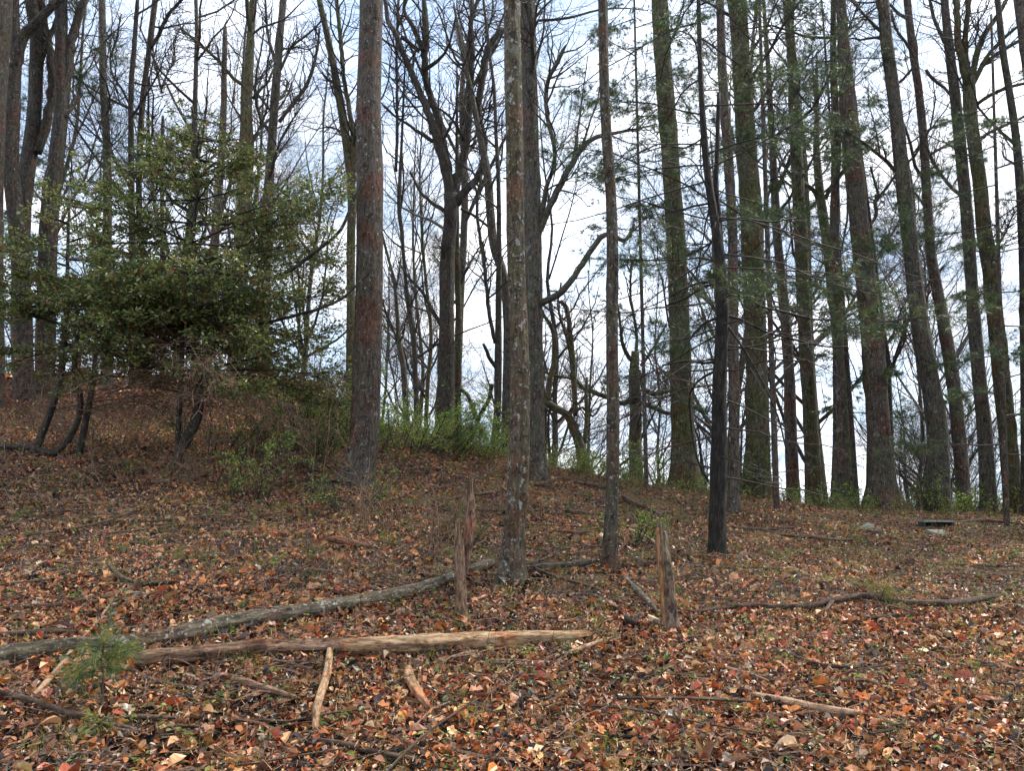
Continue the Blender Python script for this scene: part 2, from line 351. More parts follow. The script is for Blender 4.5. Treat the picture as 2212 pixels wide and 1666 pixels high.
tree(PW('1140,0,32 1145,233,35 1150,467,37 1152,555,38 1153,755,40 1155,900,42 1156,1000,46 1156,1036,54'), float(hit(1156, 1040)[1]), M_grey,
     'dark grey trunk close behind the lichen speckled middle trunk, with long side limbs', sides=26,
     limbs=[PW('1158,655,17 1180,650,15 1204,638,15 1225,620,14 1242,595,13 1258,570,13 1275,545,12 1297,515,12 1320,505,10 1345,520,9 1362,505,8 1370,483,5'),
            PW('1158,520,14 1175,475,13 1195,430,15 1213,395,14 1237,350,13 1258,318,12 1290,295,9 1330,287,7 1375,278,5 1420,268,3'),
            PW('1160,510,12 1173,450,12 1180,405,10 1192,375,9 1199,345,9 1196,310,9 1184,260,9 1179,215,9 1184,173,9 1203,135,10 1215,110,8 1223,97,4'),
            PW('1155,60,6 1162,44,6 1195,42,6 1240,35,5 1290,22,4 1340,17,3 1400,22,2'),
            PW('1237,350,6 1245,300,5 1255,230,4 1262,180,3 1270,120,2'), PW('1258,318,6 1275,260,4 1290,220,3 1300,150,2'), PW('1150,45,4 1170,20,5 1190,0,4 1220,-30,3')],
     crown=(6, 120, 700), t0=.5)
tree(PW('975,420,33 974,467,31 967,555,31 965,650,32 965,720,33 963,800,35 962,888,38 955,960,46'), 19.5, M_dark,
     'dark old trunk forking low into three big limbs, left of the middle', top=0, sides=24, flare=.3,
     limbs=[PW('974,440,24 966,380,24 950,320,22 935,270,18 920,230,15 895,170,14 877,130,13 855,75,11 838,40,10 833,0,8 830,-60,6'),
            PW('968,370,20 958,320,20 950,265,18 932,215,15 920,170,15 917,130,15 920,65,16 916,0,10 915,-60,7'),
            PW('915,110,13 900,75,11 885,45,9 872,22,8 880,-10,6'), PW('906,110,10 885,93,8 865,80,7'),
            PW('976,430,24 992,375,20 1005,320,18 1013,240,15 1018,165,13 1020,100,12 1017,45,11 1030,5,8 1045,-40,6'),
            PW('985,440,22 1005,415,18 1025,392,16 1040,370,14 1048,310,14 1034,250,14 1040,180,16 1055,105,17 1075,75,12 1085,60,8'),
            PW('935,305,9 905,285,8 880,268,6 850,248,5 828,228,4'), PW('1000,300,7 985,270,6 965,245,5 940,230,4'),
            PW('958,455,9 930,435,8 910,415,7 893,385,5 885,368,3'), PW('930,290,6 926,250,5'),
            PW('960,715,9 945,690,9 930,665,8 912,630,7 893,610,6 880,595,5 860,565,4'), PW('995,450,7 1030,470,6 1060,495,5'),
            PW('917,150,10 940,135,8 960,115,6 975,80,5 985,30,4'), PW('1018,160,7 1000,140,7 985,130,5 960,60,4 945,15,3')],
     crown=(4, 200, 1300), t0=.5, up=.08)
tree(PW('987,420,9 987,555,13 991,690,14 989,855,15 988,975,17'), 20.5, M_green, 'narrow greenish trunk hugging the dark forking trunk on its right', top=4, crown=(6, 50, 200), t0=.3, sides=12,
     limbs=[PW('990,650,5 1000,600,5 1020,560,4 1045,520,3'), PW('994,840,9 1010,855,9 1023,885,9 1030,910,9 1040,940,7')])
tree(PW('1060,133,7 1068,200,7 1072,300,8 1077,400,9 1078,555,12 1077,655,14 1076,790,16 1074,890,16 1067,968,18'), 18.5, M_dark,
     'thin dark trunk left of the middle trunk, crossing another stem', crown=(8, 60, 260), t0=.4, sides=14,
     limbs=[PW('1070,740,9 1065,722,9 1054,655,9 1049,600,8 1044,555,8 1035,500,7 1030,440,6 1040,380,5'), PW('1075,800,8 1062,782,9 1052,760,8 1044,743,6'), PW('1062,830,9 1055,865,9 1040,890,9 1032,910,9 1020,940,9 1012,958,7')])
tree(PW('1038,300,14 1047,345,17 1055,400,18 1060,470,19 1068,533,19 1088,600,20 1097,700,20 1096,800,20 1092,965,22'), 19.0, M_grey,
     'grey trunk half hidden on the left side of the lichen speckled middle trunk', crown=(6, 60, 240), t0=.4, sides=16, top=4)
tree(PW('868,300,6 862,440,9 868,500,9 872,555,8 880,640,9 893,720,11 897,800,11 900,910,12'), 19.5, M_dark, 'wavy thin dark trunk midway between thickest grey trunk and forking trunk', crown=(8, 70, 280), t0=.15, sides=10, top=3,
     limbs=[PW('897,720,5 905,680,4'), PW('862,470,6 870,420,5 872,390,4 868,330,4'), PW('855,370,7 858,260,7 857,100,6 861,0,6')])
tree(PW('838,555,6 852,610,8 858,680,9 862,740,11 872,800,13 878,905,14'), 20.5, M_grey, 'slim grey trunk just right of the thickest grey trunk', crown=(10, 80, 320), t0=.15, sides=10, top=5,
     limbs=[PW('858,740,5 845,700,5 832,670,4 828,650,3'), PW('856,620,5 862,590,4 866,560,4')])
tree(PW('690,0,12 712,100,14 735,220,17 750,320,19 760,420,19 758,533,18 758,700,19 756,870,20'), 19.5, M_green, 'greenish trunk tucked behind the left side of the thickest trunk', sides=16, crown=(7, 60, 260), t0=.4, top=5,
     limbs=[PW('760,420,13 765,330,12 755,240,10 742,160,9 735,80,9 727,0,8')])
# left group
tree(PW('2,0,44 -3,120,38 -8,230,36 -14,380,38 -18,600,44 -20,880,52'), 15.5, M_leftgrey, 'brown flaky trunk cut by the left edge of the picture', sides=20, crown=(3, 20, 80), t0=.8)
tree(PW('32,60,20 34,130,22 28,230,28 24,330,30 27,400,32 40,520,34 48,650,36 55,870,36'), 16.5, M_leftgrey, 'mottled forked grey trunk beside the trunk cut by the left edge', sides=18, crown=(5, 30, 130), t0=.6,
     limbs=[PW('32,150,24 48,85,22 70,55,20 95,30,18 125,0,16 160,-30,12'), PW('30,120,12 26,60,12 22,0,12 20,-60,8')])
tree(PW('70,0,28 80,80,28 78,150,27 75,230,28 68,300,30 55,400,31 47,500,33 45,640,34 50,860,36'), 17.5, M_leftgrey, 'reddish grey trunk curving behind the mottled forked trunk', sides=18, crown=(5, 30, 130), t0=.6,
     limbs=[PW('80,330,18 100,265,19 112,200,19 108,110,16 98,50,12 92,0,11'), PW('75,170,12 95,110,12 115,60,12 130,20,10')])
tree(PW('132,0,24 133,110,24 133,190,24 128,270,26 120,350,30 110,430,34 104,520,36 100,680,36 98,860,38'), 17.0, M_leftgrey, 'peeling dark trunk with a broken side stub, above the left end of the holly', sides=18, crown=(5, 30, 130), t0=.6,
     limbs=[PW('135,255,14 148,238,12 160,222,11 172,207,9 177,199,7'), PW('136,210,16 146,150,19 156,80,19 165,50,17 177,10,16 190,-40,12')])
tree(PW('220,0,13 222,100,14 223,183,15 230,300,16 232,450,17 230,600,20 232,850,24'), 20, M_grey, 'straight bare grey trunk rising over the left shoulder of the holly', sides=12, crown=(8, 80, 360), t0=.4)
tree(PW('297,0,8 290,100,10 283,200,11 284,400,13 288,650,16 290,850,20'), 21, M_dark, 'first of two thin dark stems close together above the holly', sides=10, crown=(8, 80, 360), t0=.3,
     limbs=[PW('283,230,5 262,190,5 245,165,4 238,130,4 252,80,3 262,30,3')])
tree(PW('335,0,12 323,100,12 307,233,12 300,400,13 305,600,16 310,850,20'), 22, M_dark, 'second of two thin dark stems, forking at the top, above the holly', sides=10, crown=(8, 80, 360), t0=.3,
     limbs=[PW('325,105,8 345,70,8 365,30,7 392,0,6 420,-30,5')])
tree(PW('352,250,6 351,300,8 350,500,9 350,850,12'), 24, M_dark, 'thin small tree with thin wavy forks above the middle of the holly', sides=8, crown=(10, 110, 420), t0=.2, top=0,
     limbs=[PW('350,200,5 340,160,5 332,125,4 330,80,3'), PW('350,190,5 365,150,4 378,130,4 375,90,3 390,60,2')])
tree(PW('487,55,4 486,70,9 484,167,12 482,267,14 473,400,17 463,533,19 450,700,22 445,860,26'), 18, M_greyred, 'broken topped snag standing behind the crown of the holly', cat='dead tree', name='dead_tree', sides=12, crown=None, top=0)
tree(PW('547,0,14 540,100,17 533,233,22 534,333,28 525,500,30 515,700,32 505,850,38'), 18, M_green, 'tall trunk darkening upward just right of the broken topped snag', sides=18, crown=(10, 110, 420), t0=.35,
     limbs=[PW('535,190,8 505,170,8 480,140,7 450,110,6 420,85,6 390,60,5'), PW('545,213,7 565,190,6 580,175,5 590,150,4')])
tree(PW('612,0,14 600,133,17 590,267,18 583,367,20 572,520,27 567,700,30 562,850,36'), 19, M_grey, 'tall trunk with one limb sweeping up to the right, over the holly', sides=16, crown=(10, 110, 420), t0=.35,
     limbs=[PW('603,263,8 618,243,8 633,227,8 645,208,8 660,187,8 672,160,8 680,130,7 686,105,6 690,60,4'), PW('600,150,7 585,100,7 577,60,6 573,0,5'), PW('606,150,6 630,100,6 650,85,5 680,60,4 705,30,3')])
# right group
tree(PW('1424,0,33 1430,100,36 1437,200,37 1445,300,38 1452,400,39 1459,500,41 1466,650,43 1470,780,45 1474,900,49 1478,980,53 1482,1050,66'), 17, M_green,
     'thick greenish trunk left of the blackened wet trunk', sides=24, crown=(6, 60, 260), t0=.5)
NT = tree(PW('1509,0,9 1513,150,11 1518,250,13 1524,333,15 1533,410,17 1541,460,19 1549,510,21 1556,570,23 1561,655,26 1558,755,28 1554,855,30 1554,988,33 1550,1100,35 1549,1207,41'), float(hit(1549, 1207)[1]), M_black,
     'blackened wet trunk with drooping dead branches, nearest trunk on the right', sides=24, crown=None, top=5, flare=.15,
     limbs=[PW('1556,545,14 1555,490,13 1547,400,11 1550,300,10 1553,200,8'),
            PW('1556,610,7 1520,620,6 1480,645,5 1440,660,4'), PW('1560,615,7 1590,625,7 1640,660,6 1700,675,6 1760,690,5 1800,690,4'),
            PW('1558,615,6 1530,610,6 1490,617,5 1450,640,4'), PW('1560,680,6 1600,690,6 1650,715,5 1720,735,5 1790,750,4 1830,748,3'),
            PW('1556,685,6 1520,700,6 1485,740,5 1470,775,4'), PW('1556,780,6 1520,785,6 1480,780,5 1430,790,4'),
            PW('1552,800,6 1520,815,6 1490,850,5 1495,930,5 1505,990,5 1530,1040,5'), PW('1562,690,5 1610,760,5 1650,830,4 1680,900,4 1700,980,3'),
            PW('1528,440,5 1500,445,5 1460,455,4 1400,440,3'), PW('1545,480,5 1600,470,4 1660,480,4 1720,470,3'), PW('1515,300,4 1480,320,4 1440,315,3 1390,330,3')])
tree(PW('1555,0,17 1561,167,20 1570,300,20 1577,400,21 1583,533,21 1584,755,22 1586,888,23 1586,1020,24 1584,1130,30'), 13.5, M_greyred, 'slender reddish trunk between blackened wet trunk and broadest right trunk', sides=16, crown=(6, 50, 220), t0=.5)
tree(PW('1593,0,37 1603,167,38 1611,300,41 1618,400,43 1625,533,44 1631,688,45 1635,820,46 1637,955,50 1634,1040,58 1632,1078,72'), 16.8, M_green,
     'broadest mossy trunk of the right half, rough barked', sides=28, crown=(6, 60, 260), t0=.5, amp=.07)
tree(PW('1651,20,8 1656,100,10 1661,167,11 1666,267,13 1671,367,16 1678,500,18 1686,580,19 1696,688,22 1705,822,24 1709,955,26 1714,1080,30'), 19.5, M_greyred, 'slim trunk just right of the broadest mossy trunk', sides=14, crown=(8, 70, 300), t0=.4)
tree(PW('1700,0,18 1711,133,21 1715,233,23 1720,333,25 1725,433,26 1731,533,28 1737,688,28 1746,822,30 1753,955,31 1758,1085,36'), 19.0, M_green, 'smooth olive green trunk, second to the right of the broadest mossy trunk', sides=16, crown=(8, 70, 300), t0=.4)
tree(PW('1764,250,10 1764,333,15 1772,420,18 1783,500,21 1792,560,24 1800,640,24 1812,740,20 1822,855,18 1830,988,19 1836,1065,22'), 20.5, M_green, 'olive tree with limbs forking wide, behind the slim dark trunk', sides=14, crown=(6, 80, 340), t0=.3, top=2,
     limbs=[PW('1775,470,9 1763,420,9 1745,400,9 1735,393,7'), PW('1800,640,12 1812,620,11 1825,605,10 1840,585,8 1848,560,7'), PW('1783,430,9 1800,395,9 1820,370,8 1840,352,7 1860,340,5'), PW('1764,300,7 1762,230,6 1758,170,5')])
tree(PW('1800,0,11 1800,133,14 1804,233,17 1808,300,18 1804,400,19 1803,533,21 1806,655,23 1812,788,25 1813,955,27 1811,1092,34'), 17.5, M_greyred, 'slim dark trunk standing left of the thick right trunk with flaring roots', sides=16, crown=(7, 50, 220), t0=.4)
tree(PW('1816,0,20 1823,100,25 1830,200,32 1838,300,36 1848,400,38 1858,500,39 1865,555,41 1880,688,44 1891,822,46 1899,955,49 1904,1045,58 1906,1102,84'), 17.0, M_greyred, 'thick leaning brown trunk with widely flaring roots on the right', sides=26, crown=(6, 60, 260), t0=.5, amp=.06,
     limbs=[PW('1875,490,7 1888,475,7 1893,455,8 1890,435,8 1897,420,6 1890,395,5 1880,360,4'), PW('1893,435,6 1908,415,6 1930,385,5 1945,360,4')])
tree(PW('1900,640,8 1910,720,9 1918,788,11 1924,955,13 1928,1080,16'), 19.0, M_dark, 'thin dark stem showing behind the right side of the flaring brown trunk', sides=10, crown=(7, 50, 240), t0=.3, top=5,
     limbs=[PW('1922,815,8 1935,770,8 1952,720,7 1968,680,6 1990,640,5 2020,590,4')])
tree(PW('1908,0,22 1916,100,25 1926,167,26 1938,267,27 1951,400,29 1965,517,31 1971,570,31 1985,688,35 2003,788,37 2015,855,39 2026,955,42 2027,1040,46 2022,1108,60'), 16.8, M_grey,
     'grey trunk leaning left with ivy climbing its foot', sides=24, crown=(7, 70, 300), t0=.45,
     limbs=[PW('1915,75,9 1895,60,7 1870,35,6 1840,0,5'), PW('1918,70,7 1905,40,7 1893,0,6')])
tree(PW('1960,0,14 1971,100,16 1985,200,16 1995,300,17 2001,400,18 2010,533,20 2016,580,21 2030,655,23 2048,755,26 2063,855,27 2073,955,28 2081,1055,29 2082,1108,36'), 18.0, M_greyred,
     'slender leaning trunk right of the ivy footed grey trunk', sides=16, crown=(8, 70, 300), t0=.4,
     limbs=[PW('1976,120,6 1955,90,6 1935,60,5 1925,20,4'), PW('2000,150,7 2015,170,7 2040,190,6 2060,215,5')])
tree(PW('2040,0,16 2050,100,19 2062,200,21 2073,300,22 2083,400,23 2092,517,24 2098,600,25 2107,722,27 2119,855,28 2129,955,29 2136,1105,34'), 16.5, M_grey,
     'grey trunk paired with the many limbed mossy trunk, left one of the pair', sides=22, crown=(7, 60, 300), t0=.45,
     limbs=[PW('2054,115,8 2038,85,8 2022,50,7 2010,10,7 2005,-40,5'), PW('2085,430,7 2060,410,8 2035,380,7 2015,350,7 2000,310,5 1990,280,4')])
tree(PW('2093,170,24 2095,230,26 2103,300,25 2117,400,28 2126,500,29 2136,555,31 2150,688,32 2164,822,34 2178,955,35 2192,1100,42'), 16.0, M_green,
     'mossy trunk splitting into many upswept limbs near the right edge', sides=22, top=0, flare=.4,
     limbs=[PW('2095,190,18 2085,160,18 2072,110,15 2068,50,13 2066,0,13 2064,-60,9'), PW('2094,170,12 2087,130,11 2086,70,11 2093,0,10 2096,-60,8'),
            PW('2096,180,14 2105,140,13 2115,100,13 2135,60,11 2158,30,9 2180,-10,8'), PW('2100,185,10 2120,145,10 2150,120,9 2180,100,8 2215,80,7 2250,60,6'),
            PW('2100,180,9 2130,125,8 2165,85,7 2200,55,6 2240,20,5'), PW('2110,225,8 2140,205,8 2180,188,7 2220,178,6'), PW('2112,300,7 2150,280,7 2200,258,6 2230,240,5')],
     crown=(5, 150, 900), t0=.5)
tree(PW('2155,0,11 2165,100,13 2181,200,14 2195,300,16 2206,433,18 2213,600,20 2220,1100,26'), 15.5, M_dark, 'thin dark trunk leaning out of the picture at the right edge', sides=14, crown=(6, 50, 220), t0=.4)
tree(PW('2203,0,24 2216,90,26 2240,300,30 2290,1120,44'), 13.5, M_greyred, 'reddish trunk showing only in the top right corner', sides=14, crown=None)
tree(PW('1372,760,16 1370,820,24 1373,888,25 1372,960,27 1375,1050,34'), 21, M_green, 'short lichen green trunk with low sprawling limbs behind the thin lichen dotted trunk', sides=14, top=0, crown=(3, 160, 700),
     limbs=[PW('1372,850,12 1350,872,12 1320,862,11 1290,850,11 1262,840,9 1240,820,7 1200,812,5 1170,800,4'), PW('1380,870,11 1410,880,10 1440,893,9 1470,897,7'), PW('1366,780,10 1352,760,9 1343,735,8 1340,700,6 1330,640,5'),
            PW('1378,800,11 1395,845,11 1425,850,10 1455,842,8 1480,845,5'), PW('1372,780,8 1375,720,7 1362,640,5 1365,560,4'), PW('1385,790,8 1400,770,7 1418,740,5 1440,700,4')])
tree(PW('1172,862,9 1186,872,13 1204,884,16 1226,897,17 1238,925,20 1252,958,23 1262,1020,30'), 19.0, M_green, 'bent mossy trunk arching left behind the dark grey middle trunk', sides=14, top=0, crown=(3, 100, 420),
     limbs=[PW('1243,900,11 1240,820,12 1236,770,12 1228,690,11 1222,665,11 1210,650,9'), PW('1236,800,6 1227,740,7 1212,690,6 1205,655,5 1212,610,4'),
            PW('1183,868,12 1188,820,13 1198,770,13 1194,715,10 1180,690,8 1170,670,7'), PW('1262,960,10 1268,900,9 1266,850,8 1268,815,6'), PW('1245,890,7 1258,880,6 1280,900,5 1300,870,5')])

# --- far trees: a few kinds, copied as individuals
def far_proto(k, h, lo):
    root = thing('bare_tree', (0, 0, 0), 'thin bare tree among the tangle of distant trees past the ridge', 'tree', 'bare trees past the ridge')
    n = 9; P = np.zeros((n, 3)); P[:, 2] = np.linspace(-.6, h, n); P[1:, :2] += np.cumsum(rng.normal(size=(n-1, 2))*.17, axis=0)
    R = np.linspace(.12, .015, n)*rng.uniform(.8, 1.25)
    p, r = smoothline(P, R, .5); mb = MB(); tubes(mb, p, r, 8, disp=rough(len(p), 8, np.arange(len(p))*.5, .1, .05)[None], lc=True); mb.build('trunk', (M_grey, M_green, M_dark)[k % 3], root, smooth=True)
    mb = MB(); l0 = (res(p, r, 14)[0][None], res(p, r, 14)[1][None])
    l1 = grow(l0, 26, t=(lo, 1), ratio=.34, ang=.85, npts=7, up=.13, wig=.16, rmin=.013, rr=.6, tw=.6); tubes(mb, *l1, 5)
    l2 = grow(l1, 170, t=(.12, 1), ratio=.5, ang=.75, npts=5, up=.08, wig=.2, rmin=.0075, rr=.5); tubes(mb, *l2, 3)
    l3 = grow(l2, 1000, t=(.12, 1), ratio=.55, ang=.75, npts=4, up=.06, wig=.24, rmin=.005, rr=.5); tubes(mb, *l3, 3)
    l4 = grow(l3, 5000, t=(.15, 1), ratio=.6, ang=.7, npts=3, up=.05, wig=.25, rmin=.004, rr=.6, lmin=.18); tubes(mb, *l4, 3)
    mb.build('twigs', M_twiglight if k % 2 else M_twig, root)['kind'] = 'stuff'; return root
protos = [far_proto(k, h, lo) for k, (h, lo) in enumerate([(17, .12), (20, .2), (15, .08), (22, .28), (18, .15)])]
def dup(root, loc, rz, s):
    r = root.copy(); C.objects.link(r); r.location = loc; r.rotation_euler = (0, 0, rz); r.scale = (s, s, s)
    for ch in root.children: c = ch.copy(); C.objects.link(c); c.parent = r
    return r
far = []
for row, (d0, n) in enumerate([(24, 3), (30, 6), (37, 8), (47, 9), (58, 8)]):
    for i in range(n):
        px = -60+(i+.5+rng.uniform(-.4, .4))*2340/n; Y = d0+rng.uniform(-2.5, 3.5)
        x = (px-1106)/F*Y*1.02; far.append((x, Y))
used = set()
for i, (x, Y) in enumerate(far):
    k = int(rng.integers(0, 5)); loc = (float(x), float(Y), float(terr(x, Y))); s = float(rng.uniform(.85, 1.25))*(1.25 if terr(x, Y) < 0 else 1)
    rz = float(rng.uniform(0, 6.28))
    if k not in used: used.add(k); r = protos[k]; r.location = loc; r.rotation_euler = (0, 0, rz); r.scale = (s,)*3
    else: dup(protos[k], loc, rz, s)
for k in set(range(5))-used: protos[k].location = (0, 40, float(terr(0, 40)))

# ------------------------------------------------------------------ pine boughs
NC = np.array([[.05, .09, .03], [.075, .12, .03], [.04, .08, .038], [.12, .14, .035]])
def needle_tufts(mb, pos, D, ln=.085, per=13, wd=.0022, cols=NC, spread=.75):
    M = len(pos); P = np.repeat(pos, per, axis=0); d = np.repeat(nrm(D), per, axis=0); d = nrm(d+spread*rng.normal(size=d.shape)+np.array([0, 0, -.12]))
    side = nrm(np.cross(d, rng.normal(size=d.shape)))*wd; l = (ln*rng.uniform(.7, 1.2, len(P)))[:, None]
    V = np.stack([P-side, P+side, P+d*l-np.array([0, 0, .012])], 1).reshape(-1, 3); f = np.arange(len(V)).reshape(-1, 3)
    c = cols[rng.integers(0, len(cols), M)]*rng.uniform(.7, 1.3, (M, 1)); mb.add(V, f, np.repeat(c, per*3, axis=0))
def pine_boughs(root, org, starts, dirs, lens, n2=9, n3=3, rbase=.014, ln=.1, per=20, droop=-.05, bare=.25, wd=.0028):
    for s, d, l in zip(starts, dirs, lens):                # every bough a part of its own, its needles a sub-part
        n = 7; P = np.zeros((1, n, 3)); P[0, 0] = s; dd = nrm(np.array(d, float))
        for k in range(1, n): dd = nrm(dd+rng.normal(size=3)*.1+np.array([0, 0, droop])); P[0, k] = P[0, k-1]+dd*l/(n-1)
        R = np.linspace(rbase, .005, n)[None]; mb = MB(); tubes(mb, P, R, 5)
        a = grow((P, R), int(n2*l)+3, t=(bare, 1), ratio=.42, ang=.9, npts=4, up=.0, wig=.14, rmin=.004, flat=.75, tw=.75); tubes(mb, *a, 3)
        b = grow(a, int(n3*(n2*l+3)), t=(.25, 1), ratio=.42, ang=.8, npts=3, up=.02, wig=.1, rmin=.003, flat=.5, lmin=.06); tubes(mb, *b, 3)
        bo = mb.build('bough', M_twig, root, org)
        nb = MB(); tip = np.concatenate([b[0][:, -1], a[0][:, -1], b[0][:, 1]]); D = np.concatenate([b[0][:, -1]-b[0][:, -2], a[0][:, -1]-a[0][:, -2], b[0][:, 1]-b[0][:, 0]])
        needle_tufts(nb, tip, D, ln, per, wd)
        me = nb.mesh('needles', M_needle, org); ob = bpy.data.objects.new('needles', me); C.objects.link(ob); ob.parent = bo; ob['kind'] = 'stuff'
def ring_starts(P, R, z0, z1, n, lmax, lmin, up=.1):
    S = []; D = []; Ls = []
    for i in range(n):
        z = z0+(z1-z0)*(i+rng.uniform(0, 1))/n; k = np.clip(np.searchsorted(P[:, 2], z), 1, len(P)-1); a = (z-P[k-1, 2])/(P[k, 2]-P[k-1, 2]+1e-6)
        S.append(P[k-1]*(1-a)+P[k]*a); th = i*2.4+rng.uniform(-.5, .5); D.append((math.cos(th), math.sin(th), up+rng.uniform(-.12, .12))); Ls.append(rng.uniform(lmin, lmax))
    return S, D, Ls
root, P, R = NT
S, D, Ls = ring_starts(P, R, 3.6, 11.5, 30, 2.9, 1.3); pine_boughs(root, root.location, S, D, Ls, bare=.3, per=15)
# dead lower branches of the same tree, bare and drooping
mb = MB(); S, D, Ls = ring_starts(P, R, 2.0, 6.5, 34, 2.8, 1.2, up=-.05)
Q = np.zeros((len(S), 7, 3))
for i in range(len(S)):
    dd = nrm(np.array(D[i])); Q[i, 0] = S[i]
    for k in range(1, 7): dd = nrm(dd+rng.normal(size=3)*.13+np.array([0, 0, -.07])); Q[i, k] = Q[i, k-1]+dd*Ls[i]/6
RR = np.repeat(np.linspace(.013, .004, 7)[None], len(S), 0); tubes(mb, Q, RR, 4)
a = grow((Q, RR), 260, t=(.2, 1), ratio=.4, ang=.8, npts=4, up=-.04, wig=.15, rmin=.0035, flat=.5); tubes(mb, *a, 3)
a = grow(a, 800, t=(.2, 1), ratio=.5, ang=.7, npts=3, up=-.03, wig=.2, rmin=.003, flat=.4); tubes(mb, *a, 3)
mb.build('dead_branches', M_twig, root, root.location)
def pine(px, Y, wpx, label, z0, z1, n, lmax, lmin, h=14, ptopx=None, per=22, n2=10):
    b = root_at(px, 1000, Y); Pn = np.array([[b[0], Y, b[2]-.3], [b[0]+.05, Y, b[2]+h*.5], [b[0]-.05, Y, b[2]+h]]); 
    if ptopx is not None: q = at(ptopx, 0, Y); k = (q[0]-b[0])/(q[2]-b[2]); Pn[:, 0] = b[0]+k*(Pn[:, 2]-b[2])
    Rn = np.array([pxr(wpx, b), pxr(wpx, b)*.7, .02]); root = thing('pine_tree', b, label, 'pine tree')
    mk_trunk('trunk', Pn, Rn, M_greyred, root, b, 12, z0=b[2], flare=.3)
    P_, R_ = smoothline(Pn, Rn, .3); S, D, Ls = ring_starts(P_, R_, b[2]+z0, b[2]+z1, n, lmax, lmin); pine_boughs(root, b, S, D, Ls, per=per, n2=n2)
pine(1672, 14.5, 14, 'slim white pine with green boughs screening the trunks right of the wet black one', 3.2, 13.5, 34, 2.7, 1.2, 14, 1640)
pine(1845, 17.5, 11, 'small pine with soft boughs in front of the sky, beside the flaring brown trunk', 2.0, 12, 26, 2.3, .9, 13, 1775)
pine(2160, 13.8, 12, 'pine with low fine boughs at the right edge in front of the paired trunks', 1.0, 8.5, 24, 2.5, 1.0, 10, 2140)
pine(1395, 15.5, 10, 'thin pine with sparse boughs between thin lichen dotted trunk and thick greenish trunk', 1.6, 11, 24, 2.4, 1.0, 12, 1370, n2=7)
pine(62, 19, 10, 'hazy pine behind the forked trunks at the far left', 1.5, 10, 24, 2.6, 1.0, 12, n2=8)

# ------------------------------------------------------------------ hollies
tl = np.array([[0, 0, 0], [.3, .24, .06], [.72, .2, .05], [1, 0, -.08], [.72, -.2, .05], [.3, -.24, .06]]); tfl = [np.array([[0, 3, 2, 1], [0, 5, 4, 3]])]
HC = np.array([[.13, .17, .04], [.17, .21, .055], [.08, .11, .03], [.22, .27, .075], [.15, .19, .05], [.06, .09, .03], [.24, .25, .08], [.20, .09, .03]])
th4 = np.array([[0, 0, 0], [.45, .25, .06], [1, 0, -.08], [.5, -.25, .06]]); tfh = [np.array([[0, 2, 1], [0, 3, 2]])]
def leaves_on(mb, PR, per, size, cols, jit=.02, upz=1.1, spread=.9, tmin=.15):
    Pp = PR[0]; B, n, _ = Pp.shape; M = B*per; idx = np.repeat(np.arange(B), per); t = rng.uniform(tmin, 1.03, M); f = t*(n-1); i = np.clip(f.astype(int), 0, n-2); a = (f-i)[:, None]
    pos = Pp[idx, i]*(1-a)+Pp[idx, i+1]*a; T = nrm(Pp[idx, i+1]-Pp[idx, i]); Xd = nrm(T+spread*rng.normal(size=(M, 3))*np.array([1, 1, .6])+np.array([0, 0, -.15])); Zd = rng.normal(size=(M, 3))*.6+np.array([0, 0, upz])
    c = cols[rng.integers(0, len(cols), M)]*rng.uniform(.7, 1.3, (M, 1)); place(mb, th4, tfh, pos+rng.normal(size=(M, 3))*jit, Xd, Zd, size*rng.uniform(.6, 1.25, M), c)
def foliage_obj(mb, mat, root, org):
    ob = mb.build('foliage', mat, root, org); ob['kind'] = 'stuff'; return ob
